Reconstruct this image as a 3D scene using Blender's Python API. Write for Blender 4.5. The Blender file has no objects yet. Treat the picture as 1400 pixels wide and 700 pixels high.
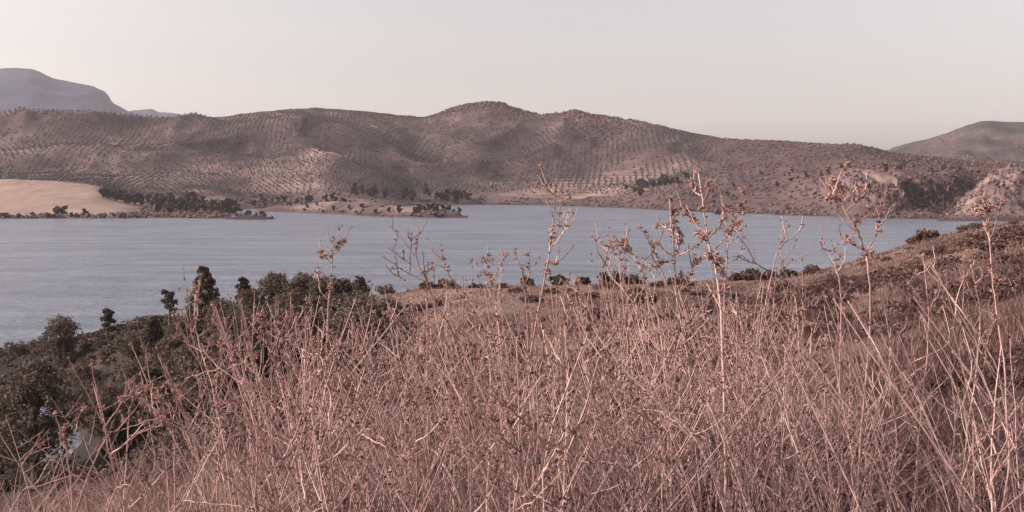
import bpy, math, random
import numpy as np
from mathutils import Matrix, Vector
R = math.radians
scene = bpy.context.scene
COL = scene.collection
rng = np.random.default_rng(11)
random.seed(11)

# ------------------------------------------------------------------ camera, sky, sun, exposure
F, HY, CZ = 1345.0, 240.0, 40.0            # focal length in photo pixels, horizon row, eye height over the lake
cd = bpy.data.cameras.new('camera'); cam = bpy.data.objects.new('camera', cd); COL.objects.link(cam)
cam.location = (0, 0, CZ); cam.rotation_euler = (R(90), 0, 0)
cd.sensor_width = 36; cd.lens = 36 * F / 1400; cd.shift_y = -110 / 1400
cd.clip_start = 0.05; cd.clip_end = 60000
scene.camera = cam
SUN_EL, SUN_AZ = 24.0, -94.0              # azimuth from the view direction, negative = to the left
w = bpy.data.worlds.new('World'); scene.world = w; w.use_nodes = True
nt = w.node_tree; bg = nt.nodes['Background']; bg.inputs['Strength'].default_value = 0.105
sky = nt.nodes.new('ShaderNodeTexSky'); sky.sky_type = 'NISHITA'; sky.sun_disc = False
sky.sun_elevation = R(SUN_EL); sky.sun_rotation = R(SUN_AZ)
sky.air_density = 1.0; sky.dust_density = 2.5; sky.ozone_density = 0.6
hs = nt.nodes.new('ShaderNodeHueSaturation'); hs.inputs['Saturation'].default_value = 0.30
mx = nt.nodes.new('ShaderNodeMix'); mx.data_type = 'RGBA'; mx.blend_type = 'MULTIPLY'; mx.inputs[0].default_value = 1
mx.inputs[7].default_value = (1.0, 0.915, 0.875, 1)
nt.links.new(sky.outputs[0], hs.inputs['Color']); nt.links.new(hs.outputs[0], mx.inputs[6]); nt.links.new(mx.outputs[2], bg.inputs['Color'])
sd = bpy.data.lights.new('sun', 'SUN'); so = bpy.data.objects.new('sun', sd); COL.objects.link(so)
sd.energy = 3.3; sd.angle = R(0.6); sd.color = (1.0, 0.82, 0.75)
to_sun = Vector((math.sin(R(SUN_AZ)) * math.cos(R(SUN_EL)), math.cos(R(SUN_AZ)) * math.cos(R(SUN_EL)), math.sin(R(SUN_EL))))
so.rotation_euler = to_sun.to_track_quat('Z', 'Y').to_euler()
vs = scene.view_settings; vs.view_transform = 'Standard'; vs.look = 'None'; vs.exposure = 0.95; vs.gamma = 1.0
scene.cycles.use_denoising = True
scene.cycles.max_bounces = 6; scene.cycles.volume_bounces = 2; scene.cycles.transparent_max_bounces = 8

# ------------------------------------------------------------------ helpers
def tag(o, label=None, cat=None, group=None, kind=None):
    if label: o['label'] = label
    if cat: o['category'] = cat
    if group: o['group'] = group
    if kind: o['kind'] = kind
    return o

def empty(name, loc):
    o = bpy.data.objects.new(name, None); COL.objects.link(o); o.location = loc; o.empty_display_size = .1
    return o

class MB:
    """collects vertices, faces and one tint value per vertex into one mesh"""
    def __init__(s): s.v, s.f, s.c, s.n = [], [], [], 0
    def add(s, v, f, c=0.5):
        v = np.asarray(v, float).reshape(-1, 3); f = np.asarray(f, int)
        s.v.append(v); s.f.append(f + s.n)
        s.c.append(np.full(len(v), c, float) if np.isscalar(c) else np.asarray(c, float)); s.n += len(v)
    def mesh(s, name, m, smooth=False):
        v = np.concatenate(s.v); c = np.concatenate(s.c)
        me = bpy.data.meshes.new(name)
        me.vertices.add(len(v)); me.vertices.foreach_set('co', v.ravel().astype(np.float32))
        loops = np.concatenate([f.ravel() for f in s.f]); tot = np.concatenate([np.full(len(f), f.shape[1]) for f in s.f])
        me.loops.add(len(loops)); me.loops.foreach_set('vertex_index', loops.astype(np.int32))
        me.polygons.add(len(tot)); st = np.concatenate([[0], np.cumsum(tot)[:-1]])
        me.polygons.foreach_set('loop_start', st.astype(np.int32))
        me.polygons.foreach_set('use_smooth', np.full(len(tot), smooth))
        a = me.attributes.new('tint', 'FLOAT', 'POINT'); a.data.foreach_set('value', c.astype(np.float32))
        me.update(calc_edges=True); me.validate()
        if m: me.materials.append(m)
        return me
    def build(s, name, m, parent=None, smooth=False, loc=None):
        return link(name, s.mesh(name, m, smooth), parent, loc)

def link(name, me, parent=None, loc=None, scale=None, rot=None):
    o = bpy.data.objects.new(name, me); COL.objects.link(o)
    if parent: o.parent = parent
    if loc is not None: o.location = loc
    if scale is not None: o.scale = scale if hasattr(scale, '__len__') else (scale,) * 3
    if rot is not None: o.rotation_euler = rot
    return o

def copy_tree(o, parent=None):
    c = o.copy(); COL.objects.link(c); c.parent = parent
    for ch in o.children: copy_tree(ch, c)
    return c

def tube(mb, pts, rad, sides=5, c=0.5):
    p = np.asarray(pts, float); n = len(p)
    r = np.interp(np.linspace(0, 1, n), np.linspace(0, 1, len(rad)), rad) if hasattr(rad, '__len__') else np.full(n, rad)
    t = np.gradient(p, axis=0); t /= np.linalg.norm(t, axis=1)[:, None] + 1e-12
    ref = np.array([0.0, 1.0, 0.12]) if abs(t[:, 2]).mean() > .6 else np.array([0, 0, 1.0])
    a = np.cross(t, ref); a /= np.linalg.norm(a, axis=1)[:, None] + 1e-12
    b = np.cross(t, a)
    th = np.linspace(0, 2 * np.pi, sides, endpoint=False)
    ring = p[:, None] + r[:, None, None] * (np.cos(th)[None, :, None] * a[:, None] + np.sin(th)[None, :, None] * b[:, None])
    i = np.arange(n - 1)[:, None] * sides; j = np.arange(sides)[None]; k = (j + 1) % sides
    f = np.stack([i + j, i + k, i + sides + k, i + sides + j], -1).reshape(-1, 4)
    mb.add(ring, f, c)
    mb.add(ring[-1], np.array([np.arange(sides)]), c)

def smooth_line(pts, per=4, jit=0.0):
    """Catmull-Rom through the points, with a little unevenness"""
    p = np.asarray(pts, float)
    if len(p) < 2: return p
    q = np.vstack([2 * p[0] - p[1], p, 2 * p[-1] - p[-2]]); out = []
    for i in range(1, len(q) - 2):
        for t in np.linspace(0, 1, per, endpoint=False):
            a, b, c_, d = q[i - 1], q[i], q[i + 1], q[i + 2]
            out.append(.5 * (2 * b + (c_ - a) * t + (2 * a - 5 * b + 4 * c_ - d) * t * t + (3 * b - a - 3 * c_ + d) * t ** 3))
    out.append(p[-1]); out = np.array(out)
    if jit: out[1:-1] += rng.normal(0, jit, (len(out) - 2, 3))
    return out

def _hash(ix, iy, seed):
    h = (ix.astype(np.int64) * 374761393 + iy.astype(np.int64) * 668265263 + seed * 974634777) & 0xffffffff
    h = ((h ^ (h >> 13)) * 1274126177) & 0xffffffff
    return ((h ^ (h >> 16)) & 0xffff) / 65535.0
def vnoise(x, y, seed=0):
    x = np.asarray(x, float); y = np.asarray(y, float)
    ix, iy = np.floor(x), np.floor(y); fx, fy = x - ix, y - iy
    fx = fx * fx * fx * (fx * (fx * 6 - 15) + 10); fy = fy * fy * fy * (fy * (fy * 6 - 15) + 10)
    a, b = _hash(ix, iy, seed), _hash(ix + 1, iy, seed); c, d = _hash(ix, iy + 1, seed), _hash(ix + 1, iy + 1, seed)
    return (a * (1 - fx) + b * fx) * (1 - fy) + (c * (1 - fx) + d * fx) * fy
def fbm(x, y, seed=0, oc=4):
    s, a, tot = 0, 1, 0
    for k in range(oc):
        s = s + a * vnoise(x * 2 ** k, y * 2 ** k, seed + k * 17); tot += a; a *= .5
    return s / tot * 2 - 1
def ridged(x, y, seed=0, oc=4):
    s, a, tot = 0, 1, 0
    for k in range(oc):
        s = s + a * (1 - abs(2 * vnoise(x * 2 ** k, y * 2 ** k, seed + k * 31) - 1)); tot += a; a *= .5
    return s / tot
def sstep(a, b, x):
    t = np.clip((np.asarray(x, float) - a) / (b - a), 0, 1); return t * t * (3 - 2 * t)
def blur(z, sx, sy):
    for ax, s in ((0, sx), (1, sy)):
        if s <= 0: continue
        k = np.exp(-.5 * (np.arange(-int(3 * s), int(3 * s) + 1) / s) ** 2); k /= k.sum()
        z = np.apply_along_axis(lambda r: np.convolve(np.pad(r, len(k) // 2, 'edge'), k, 'valid'), ax, z)
    return z
def bilerp(grid, x0, dx, y0, dy, x, y):
    gx = np.clip((np.asarray(x, float) - x0) / dx, 0, grid.shape[0] - 1.001); gy = np.clip((np.asarray(y, float) - y0) / dy, 0, grid.shape[1] - 1.001)
    i, j = gx.astype(int), gy.astype(int); a, b = gx - i, gy - j
    return (grid[i, j] * (1 - a) + grid[i + 1, j] * a) * (1 - b) + (grid[i, j + 1] * (1 - a) + grid[i + 1, j + 1] * a) * b

def X_of(u, Y): return (u - 700.0) / F * Y
def Z_of(v, Y): return CZ - (v - HY) / F * Y

ONES = 'first second third fourth fifth sixth seventh eighth ninth tenth eleventh twelfth thirteenth fourteenth fifteenth sixteenth seventeenth eighteenth nineteenth'.split()
TENS = {2: 'twent', 3: 'thirt', 4: 'fort', 5: 'fift', 6: 'sixt', 7: 'sevent', 8: 'eight', 9: 'ninet'}
def ordinal(n):
    if n < 20: return ONES[n - 1]
    return TENS[n // 10] + ('ieth' if n % 10 == 0 else 'y-' + ONES[n % 10 - 1])
def rank_labels(items, text):
    """items: (column, object); every object gets its rank from the left in its own row"""
    for i, (u, o) in enumerate(sorted(items, key=lambda q: q[0])): o['label'] = text % ordinal(i + 1)

# ------------------------------------------------------------------ materials
def mat(name, cols, rough=0.9, noise=None, mixin=0.35, bump=None, spec=0.2, translucent=0, attr='tint'):
    """colour ramp driven by the per-vertex tint plus object-space noise"""
    m = bpy.data.materials.new(name); m.use_nodes = True; n = m.node_tree; L = n.links
    b = n.nodes['Principled BSDF']; b.inputs['Roughness'].default_value = rough; b.inputs['Specular IOR Level'].default_value = spec
    at = n.nodes.new('ShaderNodeAttribute'); at.attribute_name = attr
    src = at.outputs['Fac']
    tc = n.nodes.new('ShaderNodeTexCoord')
    if noise:
        nz = n.nodes.new('ShaderNodeTexNoise'); nz.inputs['Scale'].default_value = noise; nz.inputs['Detail'].default_value = 6
        L.new(tc.outputs['Object'], nz.inputs['Vector'])
        mm = n.nodes.new('ShaderNodeMath'); mm.operation = 'MULTIPLY_ADD'; mm.inputs[1].default_value = mixin * 2; mm.inputs[2].default_value = -mixin
        L.new(nz.outputs['Fac'], mm.inputs[0])
        ad = n.nodes.new('ShaderNodeMath'); ad.operation = 'ADD'; ad.use_clamp = True
        L.new(src, ad.inputs[0]); L.new(mm.outputs[0], ad.inputs[1]); src = ad.outputs[0]
        if bump:
            bp = n.nodes.new('ShaderNodeBump'); bp.inputs['Strength'].default_value = bump[0]; bp.inputs['Distance'].default_value = bump[1]
            L.new(nz.outputs['Fac'], bp.inputs['Height']); L.new(bp.outputs[0], b.inputs['Normal'])
    rp = n.nodes.new('ShaderNodeValToRGB'); e = rp.color_ramp.elements
    for i, c in enumerate(cols):
        pos = i / (len(cols) - 1)
        if i == 0: el = e[0]
        elif i == len(cols) - 1: el = e[-1]
        else: el = e.new(pos)
        el.position = pos; el.color = (*c, 1)
    L.new(src, rp.inputs['Fac']); L.new(rp.outputs['Color'], b.inputs['Base Color'])
    if translucent:
        tr = n.nodes.new('ShaderNodeBsdfTranslucent'); L.new(rp.outputs['Color'], tr.inputs['Color'])
        ms = n.nodes.new('ShaderNodeMixShader'); ms.inputs[0].default_value = translucent
        L.new(b.outputs[0], ms.inputs[1]); L.new(tr.outputs[0], ms.inputs[2]); L.new(ms.outputs[0], n.nodes['Material Output'].inputs['Surface'])
    return m

M = {}
M['stalk'] = mat('dry_stalk', [(.11, .060, .056), (.36, .22, .205), (.68, .50, .45)], .75, 40, .25)
M['twig'] = mat('dark_twig', [(.07, .045, .042), (.16, .10, .09), (.28, .19, .165)], .8, 40, .2)
M['seed'] = mat('seed_head', [(.17, .086, .076), (.36, .215, .185), (.58, .42, .34)], .85, 60, .25)
M['dryleaf'] = mat('withered_leaf', [(.085, .042, .042), (.22, .125, .12), (.46, .31, .28)], .85, None, translucent=.35)
M['grass'] = mat('dry_grass', [(.060, .034, .032), (.235, .146, .132), (.58, .43, .355)], .85, None, translucent=.35)
M['tuft'] = mat('slope_grass', [(.10, .063, .056), (.20, .130, .112), (.33, .23, .19)], .9, None, translucent=.15)
M['leaf'] = mat('tree_leaf', [(.072, .053, .043), (.140, .107, .084), (.25, .195, .148)], .8, None, translucent=.15)
M['paleleaf'] = mat('pale_tree_leaf', [(.052, .046, .037), (.092, .080, .062), (.16, .138, .105)], .8, None, translucent=.15)
M['scrub'] = mat('scrub_leaf', [(.080, .048, .043), (.145, .092, .080), (.24, .165, .142)], .85, None, translucent=.1)
M['bark'] = mat('bark', [(.06, .045, .038), (.11, .085, .07), (.17, .13, .11)], .95, 6, .3, (.5, .03))
M['brush'] = mat('brush_leaf', [(.060, .043, .038), (.125, .092, .077), (.22, .168, .138)], .9, None)
M['farleaf'] = mat('far_tree_leaf', [(.042, .031, .030), (.078, .059, .054), (.135, .105, .09)], .85, None)
M['rock'] = mat('cliff_rock', [(.048, .028, .030), (.115, .070, .067), (.23, .150, .135)], .95, .3, .2)
M['heath'] = mat('heath_leaf', [(.040, .021, .020), (.095, .054, .049), (.20, .128, .112)], .9, None, translucent=.15)
M['olive'] = mat('olive_leaf', [(.042, .035, .036), (.070, .059, .056), (.108, .093, .084)], .85, None)
M['slope'] = mat('slope_soil', [(.022, .016, .014), (.085, .056, .049), (.21, .138, .118), (.33, .23, .19)], .95, .45, .22, (.6, .12))
M['hill'] = mat('hill_soil', [(.038, .026, .030), (.072, .049, .053), (.130, .090, .088), (.27, .192, .168), (.38, .282, .208)], .95, .035, .16, (.8, 3.0))
M['farhill'] = mat('far_hill_soil', [(.035, .028, .029), (.058, .045, .046), (.10, .078, .075), (.22, .175, .16)], .95, .012, .3, (.8, 8.0))
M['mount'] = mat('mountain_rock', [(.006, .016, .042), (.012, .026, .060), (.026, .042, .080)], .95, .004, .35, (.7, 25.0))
M['bed'] = mat('lake_mud', [(.10, .085, .07), (.16, .13, .11)], .95, .02, .3)
M['house'] = mat('whitewash', [(.6, .56, .52), (.72, .68, .63)], .8, 3, .3)
M['roof'] = mat('roof_tile', [(.25, .13, .09), (.33, .18, .13)], .85, 8, .4)

def water_mat():
    m = bpy.data.materials.new('lake_water'); m.use_nodes = True; n = m.node_tree; L = n.links
    b = n.nodes['Principled BSDF']; b.inputs['Roughness'].default_value = .22; b.inputs['IOR'].default_value = 1.33
    b.inputs['Specular IOR Level'].default_value = .32
    tc = n.nodes.new('ShaderNodeTexCoord')
    def nz(sx, sy, sc, det, rot=0):
        mp = n.nodes.new('ShaderNodeMapping'); mp.inputs['Scale'].default_value = (sx, sy, 1); mp.inputs['Rotation'].default_value = (0, 0, R(rot))
        t = n.nodes.new('ShaderNodeTexNoise'); t.inputs['Scale'].default_value = sc; t.inputs['Detail'].default_value = det
        L.new(tc.outputs['Object'], mp.inputs[0]); L.new(mp.outputs[0], t.inputs['Vector']); return t.outputs['Fac']
    a = nz(1, 2.2, .35, 4, 12); c = nz(1, 3, .06, 3, -8)
    ad = n.nodes.new('ShaderNodeMath'); ad.operation = 'MULTIPLY_ADD'; ad.inputs[1].default_value = 2.2
    L.new(c, ad.inputs[0]); L.new(a, ad.inputs[2])
    bp = n.nodes.new('ShaderNodeBump'); bp.inputs['Strength'].default_value = 1.0; bp.inputs['Distance'].default_value = .9
    L.new(ad.outputs[0], bp.inputs['Height']); L.new(bp.outputs[0], b.inputs['Normal'])
    d = nz(1, 6, .012, 5, 4)                                 # wind streaks: sheen of ruffled and calm water painted into the base colour
    rp = n.nodes.new('ShaderNodeValToRGB'); rp.color_ramp.elements[0].position = .3; rp.color_ramp.elements[1].position = .7
    rp.color_ramp.elements[0].color = (.115, .143, .192, 1); rp.color_ramp.elements[1].color = (.215, .248, .302, 1)
    L.new(d, rp.inputs['Fac']); L.new(rp.outputs['Color'], b.inputs['Base Color'])
    return m
M['water'] = water_mat()

# ------------------------------------------------------------------ height fields
# near hillside: heights (m over the lake) along sight lines u (photo column) at forward distances YN
YN = [0, 3, 6, 15, 25, 40, 70, 100, 120, 135, 150, 165, 180, 200, 215, 230, 260, 320]
NEAR = {
 -900: [38.4, 38.4, 37.6, 34.5, 31, 25.5, 14.5, 5, 1, -2, -3, -3, -3, -3, -3, -3, -4, -6],
 -250: [38.4, 38.4, 37.6, 34.5, 31, 25.8, 14.5, 5, 1.5, -1, -2.5, -2.5, -1, .5, .5, -2, -4, -6],
 0:    [38.4, 38.4, 37.6, 34.6, 31, 26, 15, 5.5, 2, .3, -2.2, -1.8, .8, 2.5, 1.6, -1, -4, -6],
 110:  [38.4, 38.4, 37.7, 34.8, 31.3, 26, 15, 5.5, 2.0, .4, -1.9, -.5, 4.5, 7.5, 4, -1, -4, -6],
 200:  [38.4, 38.4, 37.8, 35, 31.8, 27, 17, 10, 7, 6.4, 8, 11, 13.3, 11, 5, -1, -4, -6],
 300:  [38.4, 38.4, 37.9, 35.2, 32.5, 28.2, 20.5, 16, 15.2, 15.6, 16.8, 17.5, 15.5, 9, 3, -2, -4, -6],
 400:  [38.4, 38.4, 38, 35.8, 33.5, 29.5, 23.5, 20, 20.5, 21.8, 21.4, 18, 12, 4, -1, -3, -5, -6],
 480:  [38.4, 38.4, 38, 36, 34, 30.5, 25.5, 23.2, 24.3, 23.6, 20, 14, 8, 1, -3, -4, -5, -6],
 540:  [38.4, 38.4, 38, 36.1, 34.3, 31.3, 28, 26, 26, 23, 17.5, 12, 6, -1, -3, -4, -5, -6],
 620:  [38.4, 38.4, 38, 36.2, 34.6, 32, 29.3, 27.6, 26.6, 23, 17, 11, 5, -1, -3, -4, -5, -6],
 760:  [38.4, 38.4, 38, 36.2, 34.8, 32.5, 30, 28.2, 26.8, 23, 17, 11, 5, -1, -3, -4, -5, -6],
 900:  [38.4, 38.4, 38, 36.4, 35, 33.2, 31, 29.2, 27, 23, 17, 11, 5, -1, -3, -4, -5, -6],
 1010: [38.4, 38.4, 38, 36.5, 35.3, 33.8, 31.6, 29.9, 27.2, 23, 17, 11, 5, -1, -3, -4, -5, -6],
 1130: [38.4, 38.4, 38, 36.7, 35.8, 34.5, 32.3, 30.2, 28, 24, 18, 12, 6, -1, -3, -4, -5, -6],
 1180: [38.4, 38.4, 38, 36.8, 36, 34.9, 32.9, 31.3, 29, 25, 19, 13, 7, -1, -3, -4, -5, -6],
 1250: [38.4, 38.4, 38.1, 37, 36.4, 35.6, 34, 33, 30.3, 26, 20, 14, 8, 0, -3, -4, -5, -6],
 1320: [38.4, 38.4, 38.1, 37.3, 36.8, 36.3, 35.3, 34.3, 31.5, 27, 21, 15, 8, 0, -3, -4, -5, -6],
 1400: [38.4, 38.4, 38.2, 37.6, 37.3, 37, 36, 34.9, 32.3, 28, 22, 16, 9, 1, -2, -4, -5, -6],
 1700: [38.4, 38.5, 38.5, 38.5, 38.6, 38.8, 38.6, 38, 36, 32, 26, 18, 11, 2, -1, -3, -5, -6],
 2400: [38.4, 38.6, 38.8, 39.2, 39.6, 40, 40, 39.5, 37, 33, 27, 19, 12, 3, 0, -2, -4, -6]}
_us = np.arange(-900, 2401, 10.0); _Ys = np.arange(0, 321, 1.0)
_rows = np.array([np.interp(_Ys, YN, NEAR[k]) for k in sorted(NEAR)])
GN = np.array([np.interp(_us, sorted(NEAR), _rows[:, j]) for j in range(len(_Ys))]).T
GN = blur(GN, 2.5, 3.0)
def z_near(X, Y, detail=True):
    X = np.asarray(X, float); Y = np.asarray(Y, float)
    Yc = np.maximum(Y, 3.0); u = 700 + F * X / np.maximum(Yc, 12.0) 
    z = bilerp(GN, -900, 10, 0, 1, u, np.clip(Yc, 0, 319))
    z = z - np.where(Y < 0, 0.01 * Y, 0)                # the hill goes on rising gently behind the viewpoint
    if detail:
        k = sstep(5, 40, Yc)
        z = z + fbm(X / 22, Y / 22, 3, 4) * 1.1 * k + fbm(X / 5, Y / 5, 8, 3) * .28 * sstep(2, 25, Yc) + fbm(X * 1.3, Y * 1.3, 5, 2) * .04
    return z

# far shore and hills: (distance, height) along sight lines
def P(*a): return a
def S(Y, v): return (Y, Z_of(v, Y))
FAR = {
 -900: [P(840,-6), P(900,0), P(1000,12), P(1150,34), P(1250,36), P(1400,62), P(1700,110), P(2000,150), P(2400,100), P(3200,40)],
 0:    [P(850,-6), P(907,0), P(930,2), P(1000,11), P(1070,23), P(1140,34.5), P(1180,35), P(1300,44), P(1400,59), P(1600,88), P(1800,122), S(2000,158), P(2250,140), P(3200,40)],
 80:   [P(850,-6), P(907,0), P(930,2), P(1000,11), P(1070,22), P(1140,33), P(1180,34), P(1300,44), P(1400,59), P(1600,90), P(1800,125), S(2000,153), P(2250,140), P(3200,40)],
 130:  [P(850,-6), P(910,0), P(935,2), P(1000,9), P(1070,19), P(1130,30), P(1180,30), P(1300,42), P(1400,56), P(1600,88), P(1800,122), S(2000,154), P(2250,140), P(3200,40)],
 170:  [P(860,-6), P(915,0), P(940,2), P(1000,5), P(1070,9), P(1120,13), P(1200,18), P(1300,34), P(1400,50), P(1600,82), P(1800,118), S(2000,157), P(2250,140), P(3200,40)],
 210:  [P(860,-6), P(920,0), P(950,1.5), P(1000,2.5), P(1100,6), P(1200,14), P(1300,28), P(1400,44), P(1600,78), P(1800,112), S(2000,160), P(2250,140), P(3200,40)],
 300:  [P(860,-6), P(905,-.5), P(915,.6), P(940,1.4), P(1000,1.6), P(1100,3), P(1200,10), P(1300,24), P(1400,38), P(1600,70), P(1800,108), S(2050,157), P(2250,150), P(3200,40)],
 318:  [P(860,-6), P(905,-.5), P(915,.6), P(950,.6), P(1000,.3), P(1080,-.5), P(1150,1), P(1220,8), P(1300,20), P(1400,36), P(1600,68), P(1800,106), S(2080,153), P(2250,155), P(3200,40)],
 335:  [P(880,-6), P(1000,-3), P(1130,-2), P(1180,.3), P(1250,8), P(1300,15), P(1400,31), P(1600,64), P(1800,104), S(2100,150), P(2300,155), P(3200,40)],
 400:  [P(880,-6), P(1000,-3), P(1130,-2), P(1180,.3), P(1250,7), P(1300,12), P(1400,29), P(1600,64), P(1800,106), S(2100,145), P(2300,160), P(3200,40)],
 440:  [P(880,-6), P(1000,-3), P(1090,-1), P(1150,1), P(1200,5), P(1300,14), P(1400,32), P(1500,52), P(1600,64), P(1800,108), S(2100,143), P(2300,160), P(3200,40)],
 520:  [P(880,-6), P(1000,-3), P(1090,-1), P(1150,1), P(1250,5), P(1320,13), P(1400,28), P(1500,42), P(1600,52), P(1800,92), S(2150,151), P(2400,150), P(3200,40)],
 560:  [P(880,-6), P(1100,-3), P(1270,-2), P(1320,.4), P(1350,4), P(1400,11), P(1500,26), P(1600,42), P(1800,78), P(2000,120), S(2200,158), P(2400,150), P(3200,40)],
 590:  [P(880,-6), P(1100,-4), P(1280,-2), P(1325,.4), P(1350,3), P(1400,10), P(1500,25), P(1600,42), P(1800,80), P(2000,125), S(2230,158), P(2450,150), P(3200,40)],
 625:  [P(880,-6), P(1100,-4), P(1290,-2), P(1335,.4), P(1400,8), P(1500,23), P(1600,42), P(1800,84), P(2000,134), S(2250,144), P(2450,170), P(3200,40)],
 680:  [P(880,-6), P(1100,-4), P(1290,-2), P(1335,.4), P(1400,9), P(1500,25), P(1600,46), P(1800,90), P(2000,138), S(2250,140), P(2450,170), P(3200,40)],
 745:  [P(880,-6), P(1100,-4), P(1280,-2), P(1325,.4), P(1400,11), P(1500,30), P(1600,50), P(1800,92), P(2000,134), S(2200,152), P(2400,150), P(3200,40)],
 790:  [P(880,-6), P(1100,-4), P(1240,-2), P(1280,.4), P(1350,9), P(1500,38), P(1600,56), P(1800,100), S(2100,148), P(2350,150), P(3200,40)],
 850:  [P(880,-6), P(1050,-4), P(1180,-2), P(1220,.4), P(1300,12), P(1400,33), P(1500,52), P(1600,70), P(1800,112), S(2000,157), P(2300,130), P(3200,40)],
 890:  [P(880,-6), P(1000,-4), P(1130,-2), P(1170,.4), P(1250,12), P(1400,40), P(1500,58), P(1600,78), S(1900,162), P(2200,125), P(3200,40)],
 940:  [P(880,-6), P(1000,-4), P(1070,-2), P(1110,.4), P(1200,16), P(1300,32), P(1400,48), P(1600,82), S(1850,180), P(2100,110), P(3200,40)],
 1000: [P(850,-6), P(950,-4), P(1020,-2), P(1056,.4), P(1100,8), P(1200,26), P(1400,56), P(1600,86), S(1800,188), P(2100,90), P(3200,40)],
 1060: [P(850,-6), P(950,-4), P(990,-2), P(1020,.4), P(1060,8), P(1100,18), P(1200,34), P(1400,62), P(1600,88), S(1750,190), P(2000,90), P(3200,40)],
 1130: [P(840,-6), P(920,-3), P(965,.4), P(985,5), P(1020,13), P(1060,25), P(1120,36), P(1200,44), P(1400,66), S(1700,194), P(2000,80), P(3200,40)],
 1165: [P(840,-6), P(900,-3), P(945,.4), P(965,4), P(985,18), P(1002,36), P(1050,43), P(1150,50), P(1400,68), S(1650,199), P(1950,70), P(3200,40)],
 1225: [P(830,-6), P(880,-3), P(920,.4), P(938,4), P(950,15), P(962,38), P(1020,43), P(1100,47), P(1400,64), S(1580,206), P(1850,60), P(3200,40)],
 1240: [P(830,-6), P(880,-3), P(910,.4), P(935,5), P(975,14), P(992,37), P(1040,43), P(1100,46), P(1400,62), S(1550,209), P(1850,60), P(3200,40)],
 1290: [P(830,-6), P(875,-3), P(905,.4), P(930,5), P(980,12), P(1000,33), P(1060,41), P(1150,45), P(1400,58), S(1550,215), P(1850,55), P(3200,40)],
 1340: [P(830,-6), P(860,-3), P(890,.4), P(930,4), P(1000,14), P(1080,32), P(1200,42), P(1400,54), S(1550,219), P(1850,50), P(3200,40)],
 1500: [P(800,-6), P(840,-3), P(870,.4), P(930,5), P(1000,14), P(1080,30), P(1200,42), P(1400,54), S(1550,219), P(1850,50), P(3200,40)],
 2400: [P(800,-6), P(840,-3), P(870,.4), P(930,5), P(1000,14), P(1080,30), P(1200,42), P(1400,54), S(1550,215), P(1850,50), P(3200,40)]}
_uf = np.arange(-900, 2401, 5.0); _Yf = np.arange(800, 3201, 5.0)
_rows = np.array([np.interp(_Yf, [q[0] for q in FAR[k]], [q[1] for q in FAR[k]]) for k in sorted(FAR)])
GF = np.array([np.interp(_uf, sorted(FAR), _rows[:, j]) for j in range(len(_Yf))]).T
GF_s = blur(GF, 2.0, 2.0); GF_b = blur(GF, 5.0, 9.0)
_k = np.clip(sstep(40, 60, GF_s), 0, 1); GF = GF_s * (1 - _k) + GF_b * _k
CREST = {k: max(FAR[k], key=lambda q: q[1]) for k in FAR}
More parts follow.
